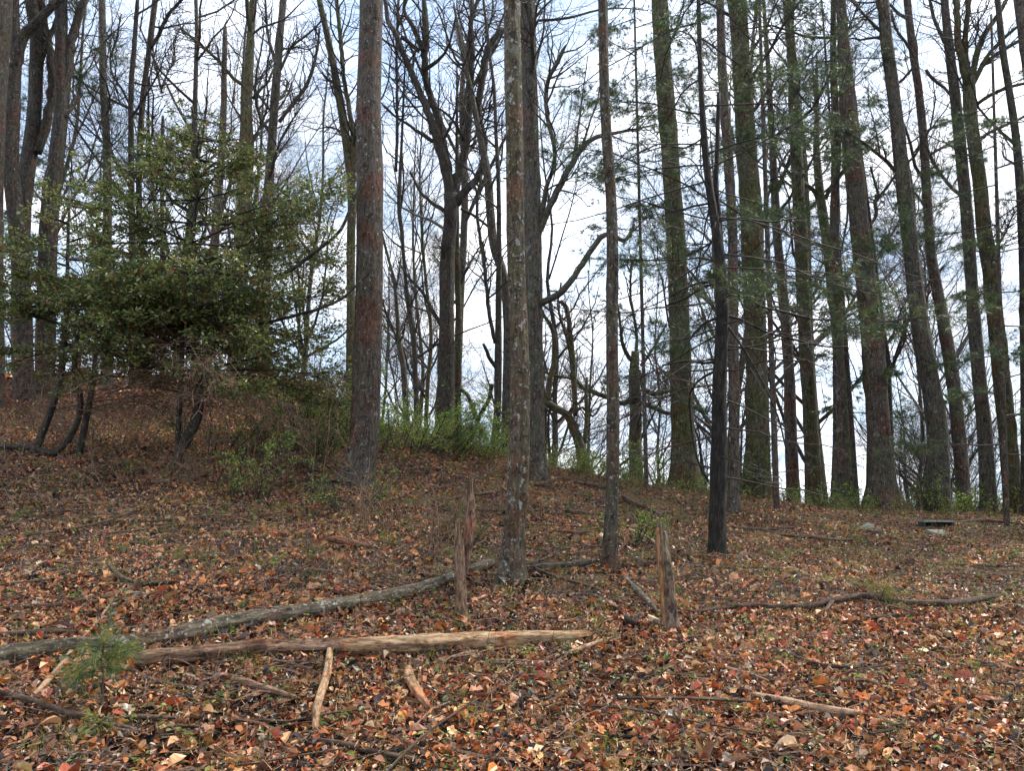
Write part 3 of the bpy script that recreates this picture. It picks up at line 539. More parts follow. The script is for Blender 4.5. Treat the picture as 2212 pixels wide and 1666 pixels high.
def holly(stems, Y, label, prof, nl, mat, extra=(), cnt=(8, 6), per=11, size=.07, name='holly_tree', dead=26, droop=-.02):
    lines = []; base = None
    for s in stems:
        P_, R_ = trunk_line(s, Y, 0)
        if base is None: base = np.array([P_[1][0], P_[1][1], float(terr(P_[1][0], P_[1][1]))]); root = thing(name, base, label, 'holly tree')
        mk_trunk('trunk', P_, R_, mat, root, base, 12, step=.1, z0=base[2], flare=.25); lines.append(smoothline(P_, R_, .1))
    mk_limbs(extra, Y, root, base, mat, .2, min(-.3, float(hit(768, 1052)[1])-.7-Y))
    WT = np.array([(prof[j+1][0]-prof[j][0])*(prof[j+1][1]+prof[j+1][2]+700)**.15 for j in range(len(prof)-1)]); WT = WT*np.linspace(2.4, .7, len(WT)); WT = WT/WT.sum()
    Q = []; RR = []
    for i in range(nl):
        py = rng.choice(len(prof)-1, p=WT); y0, y1 = prof[py], prof[py+1]; f = rng.uniform()
        yy = y0[0]*(1-f)+y1[0]*f; yy = yy*.35+.65*(round(yy/46)*46); wl = y0[1]*(1-f)+y1[1]*f; wr = y0[2]*(1-f)+y1[2]*f
        z = at(1000, yy, Y)[2]; ln = lines[int(rng.integers(0, len(lines)))]
        k = int(np.argmin(np.abs(ln[0][:, 2]-z+.15))); s = ln[0][k].copy()
        th = rng.uniform(0, 2*math.pi); cx = math.cos(th); l = (wr if cx > 0 else wl)*Y/F*math.sqrt(cx*cx+.55*(1-cx*cx)); l = max(.3, l*rng.uniform(.75, 1.2))
        d = np.array([cx, math.sin(th), rng.uniform(.0, .3)]); P1 = np.zeros((7, 3)); P1[0] = s; d = nrm(d)
        for q in range(1, 7): d = nrm(d+rng.normal(size=3)*.1+np.array([0, 0, droop])); P1[q] = P1[q-1]+d*l/6
        Q.append(P1); RR.append(np.linspace(min(.022, l*.012+.005), .005, 7))
    l1 = (np.array(Q), np.array(RR)); mb = MB(); tubes(mb, *l1, 4)
    l2 = grow(l1, nl*cnt[0], t=(.25, 1), ratio=.38, ang=.8, npts=4, up=.0, wig=.15, rmin=.004, flat=.85, tw=.5); tubes(mb, *l2, 3)
    l3 = grow(l2, nl*cnt[0]*cnt[1], t=(.15, 1), ratio=.5, ang=.8, npts=3, up=.02, wig=.15, rmin=.003, flat=.7, lmin=.12); tubes(mb, *l3, 3)
    mb.build('branches', M_dark, root, base)
    fb = MB(); leaves_on(fb, l3, per, size, HC, upz=.6, jit=.03); leaves_on(fb, l2, 4, size, HC, upz=.6); foliage_obj(fb, M_holly, root, base)
    if dead:
        Q = []
        for i in range(dead):
            ln = lines[int(rng.integers(0, len(lines)))]; z = at(1000, rng.uniform(740, 900), Y)[2]; k = int(np.argmin(np.abs(ln[0][:, 2]-z))); P1 = np.zeros((8, 3)); P1[0] = ln[0][k]
            th = rng.uniform(0, 6.28); d = nrm(np.array([math.cos(th), math.sin(th)*.8, .35])); l = rng.uniform(1.2, 2.6)
            for q in range(1, 8): d = nrm(d+rng.normal(size=3)*.1+np.array([0, 0, -.13])); P1[q] = P1[q-1]+d*l/7
            Q.append(P1)
        l1 = (np.array(Q), np.repeat(np.linspace(.012, .004, 8)[None], dead, 0)); mb = MB(); tubes(mb, *l1, 4)
        l2 = grow(l1, dead*9, t=(.15, 1), ratio=.4, ang=.7, npts=5, up=-.05, wig=.14, rmin=.0035); tubes(mb, *l2, 3)
        l3 = grow(l2, dead*40, t=(.15, 1), ratio=.5, ang=.7, npts=4, up=-.03, wig=.18, rmin=.003); tubes(mb, *l3, 3)
        mb.build('dead_branches', M_deadtwig, root, base)
    return root
holly([PW('415,230,5 425,330,8 427,417,10 420,467,13 411,500,14 413,555,15 418,622,15 423,722,17 427,788,18 428,855,22 424,905,23 405,945,23 390,975,22 378,1008,26'),
       PW('395,700,9 392,800,10 388,880,11 382,990,13')], float(hit(378, 1006)[1]),
      'crooked dark holly with broad tiers of glossy green leaves on the left', [(205, 25, 40), (260, 80, 90), (330, 170, 160), (400, 210, 170), (470, 230, 290), (540, 270, 320), (620, 290, 320), (700, 290, 320), (780, 240, 330), (850, 40, 340)], 190, M_dark,
      extra=[PW('205,665,7 240,640,10 283,620,12 350,595,13 433,588,13 500,588,13 553,608,11 617,588,9 667,555,8 705,525,7 737,495,7 765,430,6 785,385,5 803,343,4'), PW('560,700,6 600,692,7 650,678,7 700,664,6 745,640,6 775,610,5 806,583,4')], per=6, dead=34)
holly([PW('150,430,5 146,560,7 146,650,10 137,755,13 130,822,13 110,888,14 90,940,15 78,972,17'), PW('168,620,6 165,740,10 160,800,12 172,850,12 173,890,12 160,930,12 135,965,13 112,982,14'), PW('205,640,6 205,790,11 197,850,12 187,900,13 178,945,13')],
      float(hit(95, 985)[1]), 'spreading holly with several thin curved stems, nearer the left edge', [(420, 60, 110), (500, 150, 200), (590, 200, 260), (690, 220, 290), (800, 210, 280)], 84, M_dark, per=6, dead=24)

# ------------------------------------------------------------------ shrubs and saplings
GC = np.array([[.18, .30, .045], [.24, .35, .05], [.13, .22, .04], [.28, .32, .06], [.11, .19, .04]])
def shrub(px, py, h, wd, label, stems=9, per=6, dens=1.15, size=.035, cols=GC, Y=None, cat='shrub', name='shrub', mat=M_twig, grp=None):
    if px > 1500 and per: h *= .8; per = max(3, per-2); dens *= .8
    b = hit(px, py) if Y is None else root_at(px, py, Y); b[2] = terr(b[0], b[1]); root = thing(name, b, label, cat, grp)
    Q = np.zeros((stems, 7, 3))
    for i in range(stems):
        th = rng.uniform(0, 6.28); rad = wd*.35*math.sqrt(rng.uniform()); Q[i, 0] = b+np.array([math.cos(th)*rad, math.sin(th)*rad*.5, 0]); Q[i, 0, 2] = terr(*Q[i, 0, :2])-.03
        d = nrm(np.array([math.cos(th)*wd/h*.6, math.sin(th)*wd/h*.4, 1.0])); l = h*rng.uniform(.55, 1.15)
        for k in range(1, 7): d = nrm(d+rng.normal(size=3)*.13); Q[i, k] = Q[i, k-1]+d*l/6
    R = np.repeat(np.linspace(.009, .003, 7)[None], stems, 0)*(.7+h*.35); mb = MB(); tubes(mb, Q, R, 4)
    l2 = grow((Q, R), int(stems*9*dens), t=(.15, 1), ratio=.38, ang=.9, npts=4, up=.03, wig=.18, rmin=.003); tubes(mb, *l2, 3)
    l3 = grow(l2, int(stems*26*dens), t=(.1, 1), ratio=.5, ang=.8, npts=3, up=.03, wig=.2, rmin=.0025, lmin=.06); tubes(mb, *l3, 3)
    mb.build('stems', mat, root, b)
    if per: fb = MB(); leaves_on(fb, l3, per, size, cols, spread=1.1, upz=.7); foliage_obj(fb, M_fresh, root, b)
    return root
shrub(865, 1010, 1.6, 2.3, 'bright leafy green shrub right beside the thickest trunk', 26, 6, 1.2, .05, Y=14.8)
shrub(930, 1020, 1.1, 1.6, 'yellow green shrub under the dark forking trunk', 18, 6, 1.2, .045, Y=15.0)
shrub(1060, 1000, 1.0, .8, 'small green shrub behind the lichen speckled middle trunk', 10, 6, 1, .045, Y=16.5)
shrub(545, 1085, .95, .7, 'fresh green bush in the leaves below the hollies', 9, 5, 1.1, .034)
shrub(610, 1040, 1.3, 1.4, 'loose greening bush behind the fresh green bush', 12, 4, 1.2, .036, Y=12.8)
shrub(655, 985, 1.8, 1.5, 'tall leafy green bush under the right end of the holly', 22, 6, 1.2, .045, Y=14.5)
shrub(725, 960, 1.6, 1.1, 'green bush against the left side of the thickest trunk', 11, 5, 1.2, .045, Y=15.3)
shrub(465, 1010, 1.0, 1.4, 'sparse olive bush at the foot of the crooked holly', 12, 3, 1.1, .032, Y=13.2)
shrub(1230, 1025, .6, 1.3, 'low green bush at the foot of the bent mossy trunk', 10, 5, 1, .04, Y=17.0)
shrub(1405, 1050, 1.2, 1.2, 'light green bush against the sky left of the thick greenish trunk', 12, 5, 1.1, .045, Y=17.3)
shrub(1690, 1085, .9, .7, 'low green bush at the foot of the slim trunk beside the broadest one', 9, 5, 1.1, .045, Y=17.0)
shrub(1765, 1085, 1.0, .7, 'green bush at the foot of the smooth olive trunk', 9, 5, 1.1, .045, Y=17.0)
shrub(1850, 1105, .9, .9, 'pale green bush between two dark trunks on the ridge', 11, 5, 1.1, .045, Y=16.6)
shrub(1945, 1115, .8, .9, 'small yellow green bush right of the flaring brown trunk', 10, 5, 1.1, .042, Y=16.6)
shrub(2022, 1118, 1.2, .45, 'leafy ivy clump around the foot of the leaning grey trunk', 9, 7, 1.2, .05, Y=16.3, cols=GC*.5)
shrub(2110, 1120, .8, .9, 'greenish bush between the slender leaning trunk and the paired trunks', 9, 5, 1.1, .045, Y=16.8)
shrub(2185, 1125, .9, .8, 'green bush at the right edge below the mossy trunk', 9, 5, 1.1, .045, Y=16.2)
shrub(1640, 1070, 1.6, .5, 'ivy growing up the foot of the broadest mossy trunk', 9, 6, 1.1, .05, Y=16.2, cols=GC*.6)
shrub(765, 1110, .8, 1.0, 'sparse greening bush just below the foot of the thickest trunk', 10, 4, 1., .03)
shrub(1365, 1180, .55, .5, 'tiny green plant between the thin dotted trunk and the pale stump', 7, 5, 1., .035)
shrub(790, 1000, 1.0, 1.2, 'yellow green sprigs just right of the flared foot of the thickest trunk', 12, 4, 1.2, .04, Y=14.2)
shrub(1000, 1025, .8, 1.6, 'loose yellow green brush on the crest between forking trunk and middle trunk', 16, 4, 1.2, .04, Y=15.5)
shrub(655, 1050, 1.0, 1.0, 'loose yellow green brush left of the thickest trunk, around a bare sapling', 16, 4, 1.2, .034, Y=13.2)
shrub(1300, 1055, .6, 1.6, 'low thin greenery on the crest behind the thin dotted trunk', 12, 4, 1.2, .035, Y=16.6)
shrub(1560, 1085, .8, 1.2, 'thin greenery on the crest behind the blackened wet trunk', 10, 4, 1.2, .04, Y=16.6)
shrub(2060, 1118, .9, 1.3, 'thin greenery behind the hollow concrete block', 12, 4, 1.2, .04, Y=16.6)
BR = GC*np.array([.8, .55, .7])
shrub(985, 1180, .55, .8, 'olive tinted twiggy bush behind the twin broken stumps', 9, 3, 1., .03, cols=BR)
for (px, py, h, wd, lb, st) in [(905, 1215, 1.1, .8, 'bare reddish sapling clump left of the twin broken stumps', 4), (683, 1055, 1.9, .35, 'slim bare sapling standing right of the hollies', 2),
        (850, 1150, 1.3, 1.3, 'bare twiggy bush below the bright leafy shrub', 8), (30, 1040, 1.2, .3, 'thin upright sapling at the left edge below the holly', 2), (470, 1300, .6, .2, 'dark bare seedling standing in leaves above the long log', 1),
        (300, 1050, .9, 1.6, 'low tangle of bare twigs under the spreading holly', 10), (560, 1010, 1.2, 1.5, 'brown tangle of bare twigs right of the crooked holly', 10), (1395, 1130, .5, .3, 'short bare sapling near the far fallen branch', 2),
        (2000, 1125, 1.0, .2, 'thin bare sapling on the ridge left of the concrete block', 1), (1100, 1110, .5, 1.1, 'low bare twigs around the middle trunk', 7), (150, 1110, .6, 1.8, 'knee high bare brush below the left holly', 10), (470, 1060, .9, 1.8, 'brown brush spreading in front of the crooked holly', 14), (240, 960, 1.3, 2.2, 'dense bare brush on the bank between the two hollies', 16), (60, 930, 1.2, 1.8, 'bare brush behind the curved holly stems at the left edge', 12), (640, 930, 1.5, 1.6, 'bare brush on the skyline between the hollies and the thickest trunk', 14)]:
    shrub(px, py, h, wd, lb, st, 0, 1.0, cat='sapling' if st < 5 else 'shrub', name='sapling' if st < 5 else 'bare_shrub', mat=M_deadtwig)

M_ = 1500; u = rng.uniform(640, 2260, M_); yy = rng.normal(16.6, .8, M_)-np.clip((1000-u)/300, 0, 1)*rng.uniform(0, 2.5, M_); xx = (u-1106)/F*yy
Q = np.zeros((M_, 5, 3)); h = rng.uniform(.15, .75, M_)*(1-.5*np.clip((u-1200)/300, 0, 1)); dd = nrm(np.c_[rng.normal(size=(M_, 2))*.35, np.ones(M_)]); Q[:, 0] = np.c_[xx, yy, terr(xx, yy)]
for k in range(1, 5): dd = nrm(dd+rng.normal(size=(M_, 3))*.16); Q[:, k] = Q[:, k-1]+dd*(h/4)[:, None]
PRg = (Q, np.repeat(np.linspace(.004, .0022, 5)[None], M_, 0)); mb = MB(); tubes(mb, *PRg, 3); l2 = grow(PRg, 3200, t=(.2, 1), ratio=.45, ang=.9, npts=3, up=.03, wig=.2, rmin=.0022); tubes(mb, *l2, 3)
ob = mb.build('ridge_undergrowth', M_deadtwig); tag(ob, 'thin low brush of stems along the crest of the slope', 'undergrowth', kind='stuff')
fb = MB(); leaves_on(fb, l2, 6, .036, GC, spread=1.1, upz=.7); ob = fb.build('ridge_greenery', M_fresh); tag(ob, 'small yellow green leaves of the brush along the crest', 'undergrowth', kind='stuff')
# ------------------------------------------------------------------ logs, stumps, sticks
def ground_line(pts, lift=.5):
    P = []; R = []
    for (px, py, wd) in pts:
        p = hit(px, py+wd*.45, up=.05); r = pxr(wd, p); p[2] = terr(p[0], p[1])+.045+r*lift*1.6; P.append(p); R.append(r)
    return np.array(P), np.array(R)
def log(pts, mat, label, cat='log', name='fallen_log', sides=18, step=.07, lift=.5, amp=.07, broken=True, branches=(), grow_=1.18):
    P, R = ground_line(pts, lift); R = R*grow_; p, r = smoothline(P, R, step); TOPS.append((p, r)) if cat == 'log' or r.max() > .03 else None; p = p+rng.normal(size=p.shape)*np.array([1, 1, .6])*r[:, None]*.02
    base = p[len(p)//2].copy(); base[2] = terr(base[0], base[1]); root = thing(name, base, label, cat); n = len(p); L = np.arange(n)*step
    d = rough(n, sides, L, r.mean(), amp*1.6)*(1+.10*np.interp(L, np.linspace(0, L[-1], max(3, int(L[-1]/.25))), rng.normal(size=max(3, int(L[-1]/.25)))))[:, None]
    if broken: d[-1] *= .55; d[-2] *= .85; d[0] *= .7
    mb = MB(); tubes(mb, p, r, sides, caps=True, disp=d[None], lc=True); mb.build('stem', mat, root, base, smooth=True)
    for br in branches:
        P2, R2 = ground_line(br, 1.2); P2[0] = p[np.argmin(np.linalg.norm(p-P2[0], axis=1))]; q, s = smoothline(P2, R2, step); mb = MB(); tubes(mb, q, s, 8, caps=True, lc=True); mb.build('side_branch', mat, root, base, smooth=True)
    return root
log(PW('-60,1420,34 0,1410,34 80,1400,35 150,1393,35 230,1388,35 300,1382,34 350,1375,34 400,1363,34 450,1350,32 500,1340,31 560,1330,30 650,1317,28 737,1302,27 800,1291,25 870,1276,24 930,1258,22 985,1240,20 1030,1225,20 1066,1211,16'), M_log,
    'long curved barked log running from the left edge up to the middle trunk', lift=.4)
log(PW('290,1424,24 340,1418,28 450,1408,30 560,1401,29 700,1396,28 780,1394,28'), M_rot, 'dark rotting left half of a broken straight log, under the long curved log', amp=.14)
log(PW('728,1393,28 800,1393,31 900,1389,32 1000,1385,32 1080,1380,31 1160,1376,29 1220,1373,25 1265,1369,17 1278,1368,8'), M_wood, 'bare orange brown log piece with rounded end, below the twin broken stumps', amp=.12, sides=22)
def snag(parts, label, sides=20):
    root = None
    for (pts, mat, lean, jag) in parts:
        hb = hit(pts[-1][0], pts[-1][1]) if root is None else hb; P_, R_ = trunk_line(pts, hb[1]+lean, 0)
        if root is None: base = np.array([P_[1][0], P_[1][1], float(terr(P_[1][0], P_[1][1]))]); root = thing('broken_stump', base, label, 'stump')
        FEET.append((base[0], base[1], float(R_[1])*1.2)); p, r = smoothline(P_, R_, .045); n = len(p); d = rough(n, sides, np.arange(n)*.045, r.mean(), .08)
        a = np.arange(sides); spl = rng.uniform(0, 1, sides)**2*jag*1.8*(a % 3 != 0); mb = MB(); 
        V0 = mb.n; tubes(mb, p, r, sides, caps=True, disp=d[None], lc=True); V = mb.v[0]
        for k in range(sides): V[(n-1)*sides+k, 2] += spl[k]-jag*.4; V[(n-2)*sides+k, 2] += (spl[k]-jag*.4)*.4
        mb.build('trunk', mat, root, base, smooth=False)
    return root, base
snag([(PW('989,1158,13 991,1180,22 993,1205,23 994,1240,24 995,1273,25 996,1320,27 996,1342,31'), M_rot, 0, .12),
      (PW('1014,1050,7 1016,1075,19 1016,1100,23 1014,1140,24 1011,1180,21 1007,1215,17 1003,1240,13 1000,1262,8'), M_rot, .16, .14)], 'twin broken stump of reddish rotten wood in front of the long log')
sr, sb = snag([(PW('1427,1140,14 1429,1150,24 1432,1195,28 1437,1240,30 1442,1280,32 1446,1330,38 1449,1368,50'), M_rotgrey, 0, .12)], 'pale weathered broken stump standing alone right of the logs')
Ys = float(hit(1449, 1368)[1])-.04; P = []; R = []
for (px, py, wd) in PW('1421,1140,6 1424,1190,9 1428,1240,9 1431,1290,8 1436,1350,8'): q = at(px, py, Ys); P.append(q); R.append(pxr(wd, q))
p, r = smoothline(P, R, .06); mb = MB(); tubes(mb, p, r, 6, caps=True, lc=True); mb.build('split_strip', M_orangewood, sr, sb)

ST = [('1495,1326,7 1560,1316,8 1630,1311,9 1700,1315,10 1760,1311,11 1800,1301,12 1840,1294,12 1870,1291,11 1930,1302,9 2000,1307,10 2050,1307,11 2100,1301,11 2156,1291,11', M_stick, 'long winding fallen branch lying across the slope on the right', ('1800,1301,10 1790,1315,9 1783,1325,7',)),
 ('1618,1500,8 1660,1508,10 1720,1522,12 1800,1537,12 1865,1544,11', M_palestick, 'pale barkless stick, thickest in the lower right corner area', ()),
 ('1892,1548,8 1930,1565,7 1950,1572,4', M_palestick, 'short pale stick in line with the thickest pale stick', ()),
 ('1663,1395,5 1715,1417,6 1770,1437,6 1850,1445,6 1920,1444,5 1990,1453,5', M_stick, 'thin bent branch in the lower right leaves above the pale stick', ()),
 ('1530,1432,5 1570,1443,6 1620,1457,5 1680,1480,3', M_palestick, 'thin pale stick left of the thin bent branch', ()),
 ('882,1452,17 886,1475,18 900,1500,18 925,1533,17', M_wood, 'short thick curved piece of dead wood below the bare log', ()),
 ('712,1405,11 708,1450,13 697,1490,16 684,1530,16 680,1583,14', M_wood, 'pale half buried branch leading down from the bare log', ()),
 ('500,1470,9 540,1480,13 590,1498,13 640,1508,9', M_rot, 'sunken rotten brown branch half covered with leaves', ()),
 ('450,1512,6 500,1492,7 545,1465,7 590,1437,6 660,1428,6 740,1432,4', M_stick, 'dark arching twig in front of the rotting log', ()),
 ('775,1473,5 830,1475,6 900,1481,5', M_stick, 'thin dark stick lying over the curved piece of dead wood', ()),
 ('605,1603,7 680,1604,9 740,1607,9 810,1625,9 870,1636,8 925,1648,6', M_stick, 'dark branch at the bottom edge left of centre', ()),
 ('0,1497,9 50,1508,11 100,1525,11 150,1545,10 185,1548,7', M_stick, 'dark branch in the lower left corner area', ()),
 ('60,1512,7 100,1475,9 140,1430,9 160,1400,8 200,1355,5 235,1310,4 270,1265,3 330,1205,2', M_palestick, 'long pale whip leaning over the long log at the far left', ()),
 ('120,1540,9 170,1545,9 230,1550,6', M_stick, 'short stick just right of the dark lower left branch', ()),
 ('245,1553,7 300,1548,9 350,1550,8 400,1549,5', M_stick, 'dark curved stick below the little pine', ()),
 ('360,1572,5 420,1570,7 480,1582,5', M_stick, 'bowed dark stick right of and below the little pine', ()),
 ('0,1315,6 70,1313,7 140,1307,7 200,1293,7 270,1291,5', M_stick, 'thin branch above the long log at the left edge', ()),
 ('235,1222,6 255,1245,8 275,1258,8 310,1264,8 380,1258,6 450,1272,5', M_stick, 'angled grey branch lying in leaves above the long log', ('310,1264,6 335,1240,5 355,1202,4',)),
 ('0,1372,8 60,1370,9 110,1366,9 165,1366,6', M_stick, 'stick lying against the upper side of the long log', ()),
 ('1155,1050,7 1180,1046,6 1205,1036,6 1225,1038,7 1260,1047,7 1300,1055,7 1345,1082,5', M_stick, 'fallen limb at the foot of the dark grey middle trunk', ()),
 ('1345,1075,9 1370,1090,8 1400,1100,7 1440,1122,5', M_stick, 'broken limb on the crest right of the thin dotted trunk', ()),
 ('1130,1230,7 1180,1225,9 1240,1221,10 1290,1216,10', M_log, 'straight mossy branch between middle trunk and thin dotted trunk', ()),
 ('1130,1222,5 1180,1208,6 1210,1190,5 1250,1180,4', M_stick, 'thin branch rising above the straight mossy branch', ()),
 ('1150,1225,5 1180,1240,6 1230,1255,5 1290,1272,4', M_stick, 'thin root like stick trailing right from the middle trunk', ()),
 ('1348,1247,8 1371,1273,10 1400,1302,10 1420,1325,9', M_log, 'forked grey stick leaning on the pale stump', ()),
 ('1352,1338,12 1368,1352,11 1378,1335,8 1392,1318,5', M_black, 'small black forked branch left of the pale stump', ()),
 ('1300,1588,6 1350,1592,9 1410,1597,8', M_black, 'straight black stick at the bottom right of centre', ()),
 ('1360,1145,5 1400,1165,6 1425,1182,5', M_palestick, 'thin pale stick reaching the top of the pale stump', ()),
 ('1630,1142,4 1700,1158,5 1760,1163,6 1800,1168,6 1860,1168,4', M_stick, 'thin dark branch on the crest left of the leaning concrete slab', ()),
 ('1215,1106,5 1250,1110,7 1295,1113,4', M_stick, 'short dark log piece left of the thin dotted trunk, upper one', ()),
 ('1195,1148,5 1240,1152,7 1278,1150,5', M_stick, 'short dark log piece left of the thin dotted trunk, lower one', ()),
 ('950,1085,5 1000,1075,6 1080,1062,5', M_stick, 'thin branch lying behind the top of the twin stumps', ()),
 ('1230,1290,4 1290,1300,6 1345,1318,5', M_stick, 'thin stick on the slope above the end of the bare log', ()),
 ('1230,1410,7 1260,1400,8 1300,1385,7 1325,1375,4', M_palestick, 'small pale stick next to the tip of the bare log', ()),
 ('60,1155,5 150,1145,6 250,1120,5 330,1080,4', M_stick, 'slanting thin branch in leaves below the left holly', ()),
 ('0,968,8 70,972,9 120,985,8', M_black, 'dark dead branch at the foot of the spreading holly', ()),
 ('700,1168,7 730,1170,13 760,1177,12 800,1182,6', M_rot, 'rotten wood chunk lying below the foot of the thickest trunk', ()),
 ('2070,1130,5 2130,1126,6 2212,1135,5', M_stick, 'thin branch on the crest at the right edge', ()),
 ('1845,1345,5 1900,1335,7 1960,1330,6 2000,1328,4', M_stick, 'dark stick below the right end of the winding branch', ()),
 ('2000,1218,5 2080,1222,6 2150,1223,5 2212,1224,4', M_stick, 'thin horizontal branch near the right edge above the winding branch', ()),
 ('1870,1395,9 1880,1405,11 1895,1425,8', M_black, 'short black stub poking out of leaves lower right', ()),
 ('540,960,5 575,985,7 600,1010,6 612,1040,5', M_stick, 'leaning dead branch between crooked holly and the bushes', ()),
 ('1740,1495,3 1790,1503,4 1850,1515,3', M_stick, 'thin twig just above the thickest pale stick', ()),
 ('1580,1140,5 1650,1146,6 1720,1140,4', M_stick, 'small branch lying right of the slender reddish trunk', ()),
]
for s, m, lb, br in ST:
    log(PW(s), m, lb, 'branch', 'fallen_branch', sides=8, step=.09, lift=1.1, grow_=1.25, amp=.06, branches=[PW(b) for b in br])

# concrete pieces on the crest
def box_mb(mb, dims, rot, loc, bev=.0, noise=.0):
    x, y, z = [q/2 for q in dims]; n = 4; from itertools import product
    b = bpy.data.meshes.new('tmp'); import bmesh; bm = bmesh.new(); bmesh.ops.create_cube(bm, size=1)
    for v in bm.verts: v.co = Vector((v.co.x*dims[0], v.co.y*dims[1], v.co.z*dims[2]))
    bmesh.ops.bevel(bm, geom=bm.edges[:], offset=min(dims)*.07, segments=1, affect='EDGES')
    from mathutils import Euler
    Rm = Euler(rot).to_matrix(); V = np.array([list(Rm @ (v.co+Vector(rng.normal(size=3)*noise))) for v in bm.verts])+np.asarray(loc); bm.verts.index_update()
    for k in (3, 4):
        f = [[v.index for v in q.verts] for q in bm.faces if len(q.verts) == k]
    fs = [np.array([[v.index for v in q.verts] for q in bm.faces if len(q.verts) == k]) for k in (3, 4)]; mb.add(V, [f for f in fs if len(f)]); bm.free()
M_conc = stone_mat('weathered_concrete', (.10, .10, .085), (.24, .24, .2)); M_concd = stone_mat('dark_and_shaded_concrete', (.012, .013, .013), (.04, .04, .038)); M_pale = stone_mat('pale_stone', (.3, .25, .18), (.5, .42, .32))  # dark tone serves the block's painted shadow and the dark slabs
b = hit(2023, 1146); sz = pxr(66, b)*2; b[2] = terr(b[0], b[1]); r_ = thing('concrete_block', b, 'dark hollow concrete block with pale rim, half sunk on the crest at right', 'concrete block')
hh = sz*.32; th = .028
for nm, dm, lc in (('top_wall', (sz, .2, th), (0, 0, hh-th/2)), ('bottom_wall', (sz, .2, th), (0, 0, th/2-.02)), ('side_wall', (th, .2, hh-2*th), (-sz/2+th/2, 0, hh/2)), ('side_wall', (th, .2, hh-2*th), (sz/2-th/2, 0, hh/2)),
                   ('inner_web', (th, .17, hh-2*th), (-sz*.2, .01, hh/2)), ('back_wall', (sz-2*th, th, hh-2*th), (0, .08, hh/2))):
    mb = MB(); box_mb(mb, dm, (0, 0, 0), np.array(lc)+b, noise=.002); mb.build(nm, M_conc if nm in ('top_wall',) else M_concd, r_, b)  # all but the top wall coloured near-black to stand for shadow
def slab(px, py, wpx, dep, tk, rot, mat, label, name='concrete_slab', cat='concrete slab'):
    b = hit(px, py); w_ = pxr(wpx, b)*2; b[2] = terr(b[0], b[1])+tk*.4; mb = MB(); box_mb(mb, (w_, dep, tk), rot, b, noise=.006); tag(mb.build(name, mat, None, b), label, cat)
slab(2035, 1157, 48, .34, .05, (.28, .05, .3), M_conc, 'flat pale grey slab leaning just in front of the hollow block')
slab(2062, 1173, 30, .2, .05, (.1, 0, .1), M_concd, 'small dark slab right below the flat pale slab')
slab(1878, 1148, 36, .26, .06, (.35, -.4, .4), M_conc, 'tilted concrete slab fragment left of the hollow block')
slab(1890, 1160, 26, .2, .08, (.1, .2, .9), M_concd, 'dark rubble chunk under the tilted slab fragment', 'rubble_chunk', 'rubble')
slab(1840, 1140, 28, .15, .04, (.2, .1, -.2), M_concd, 'narrow dark slab lying farthest left of the rubble')
slab(1865, 1145, 12, .12, .1, (.1, .1, .6), M_concd, 'small brown upright stone between the rubble slabs', 'stone', 'stone')
slab(1409, 1356, 22, .08, .1, (.2, .3, .5), M_pale, 'pale square stone at the foot of the weathered stump', 'stone', 'stone')

# little pine in front of the log
def sapling_pine(px, py, hpx, label, cols, wpx, per=34, ln=.10):
    b = hit(px, py); b[2] = terr(b[0], b[1]); root = thing('pine_seedling', b, label, 'pine seedling'); t = at(px+10, py-hpx, b[1]); h = t[2]-b[2]; W = pxr(wpx, b)
    n = 8; P = np.zeros((1, n, 3)); P[0] = b+np.linspace(0, 1, n)[:, None]*np.array([t[0]-b[0], 0, h]); P[0, 1:-1, :2] += rng.normal(size=(n-2, 2))*.008
    R = np.linspace(.006, .003, n)[None]; mb = MB(); tubes(mb, P, R, 5); a = grow((P, R), 22, t=(.62, 1), ratio=W/h*1.0, ang=1.4, npts=4, up=-.02, wig=.1, rmin=.0025, tw=.2, lmin=W*.5, lmax=W); tubes(mb, *a, 4); mb.build('stem', M_twig, root, b)
    nb = MB(); pos = np.concatenate([a[0][:, -1], a[0][:, 2], a[0][:, 1], P[0, -2:]]); D = np.concatenate([a[0][:, -1]-a[0][:, -2], a[0][:, 2]-a[0][:, 1], a[0][:, 1]-a[0][:, 0], P[0, -2:]-P[0, -4:-2]])
    needle_tufts(nb, pos, D, ln, per, .0012, cols, .6); ob = nb.build('needles', M_needle, root, b); ob['kind'] = 'stuff'
sapling_pine(215, 1555, 165, 'little pine with long soft needles in front of the long log at left', NC*np.array([1.5, 1.3, .95]), 160, 30, .12)
sapling_pine(1897, 1318, 45, 'tiny yellowish pine tuft by the winding fallen branch', NC*np.array([2.4, 1.6, .9]), 70, 14, .08)
sapling_pine(205, 1600, 40, 'faint seedling tuft just below the little pine', NC*np.array([2.2, 1.6, 1.]), 60, 9, .07)

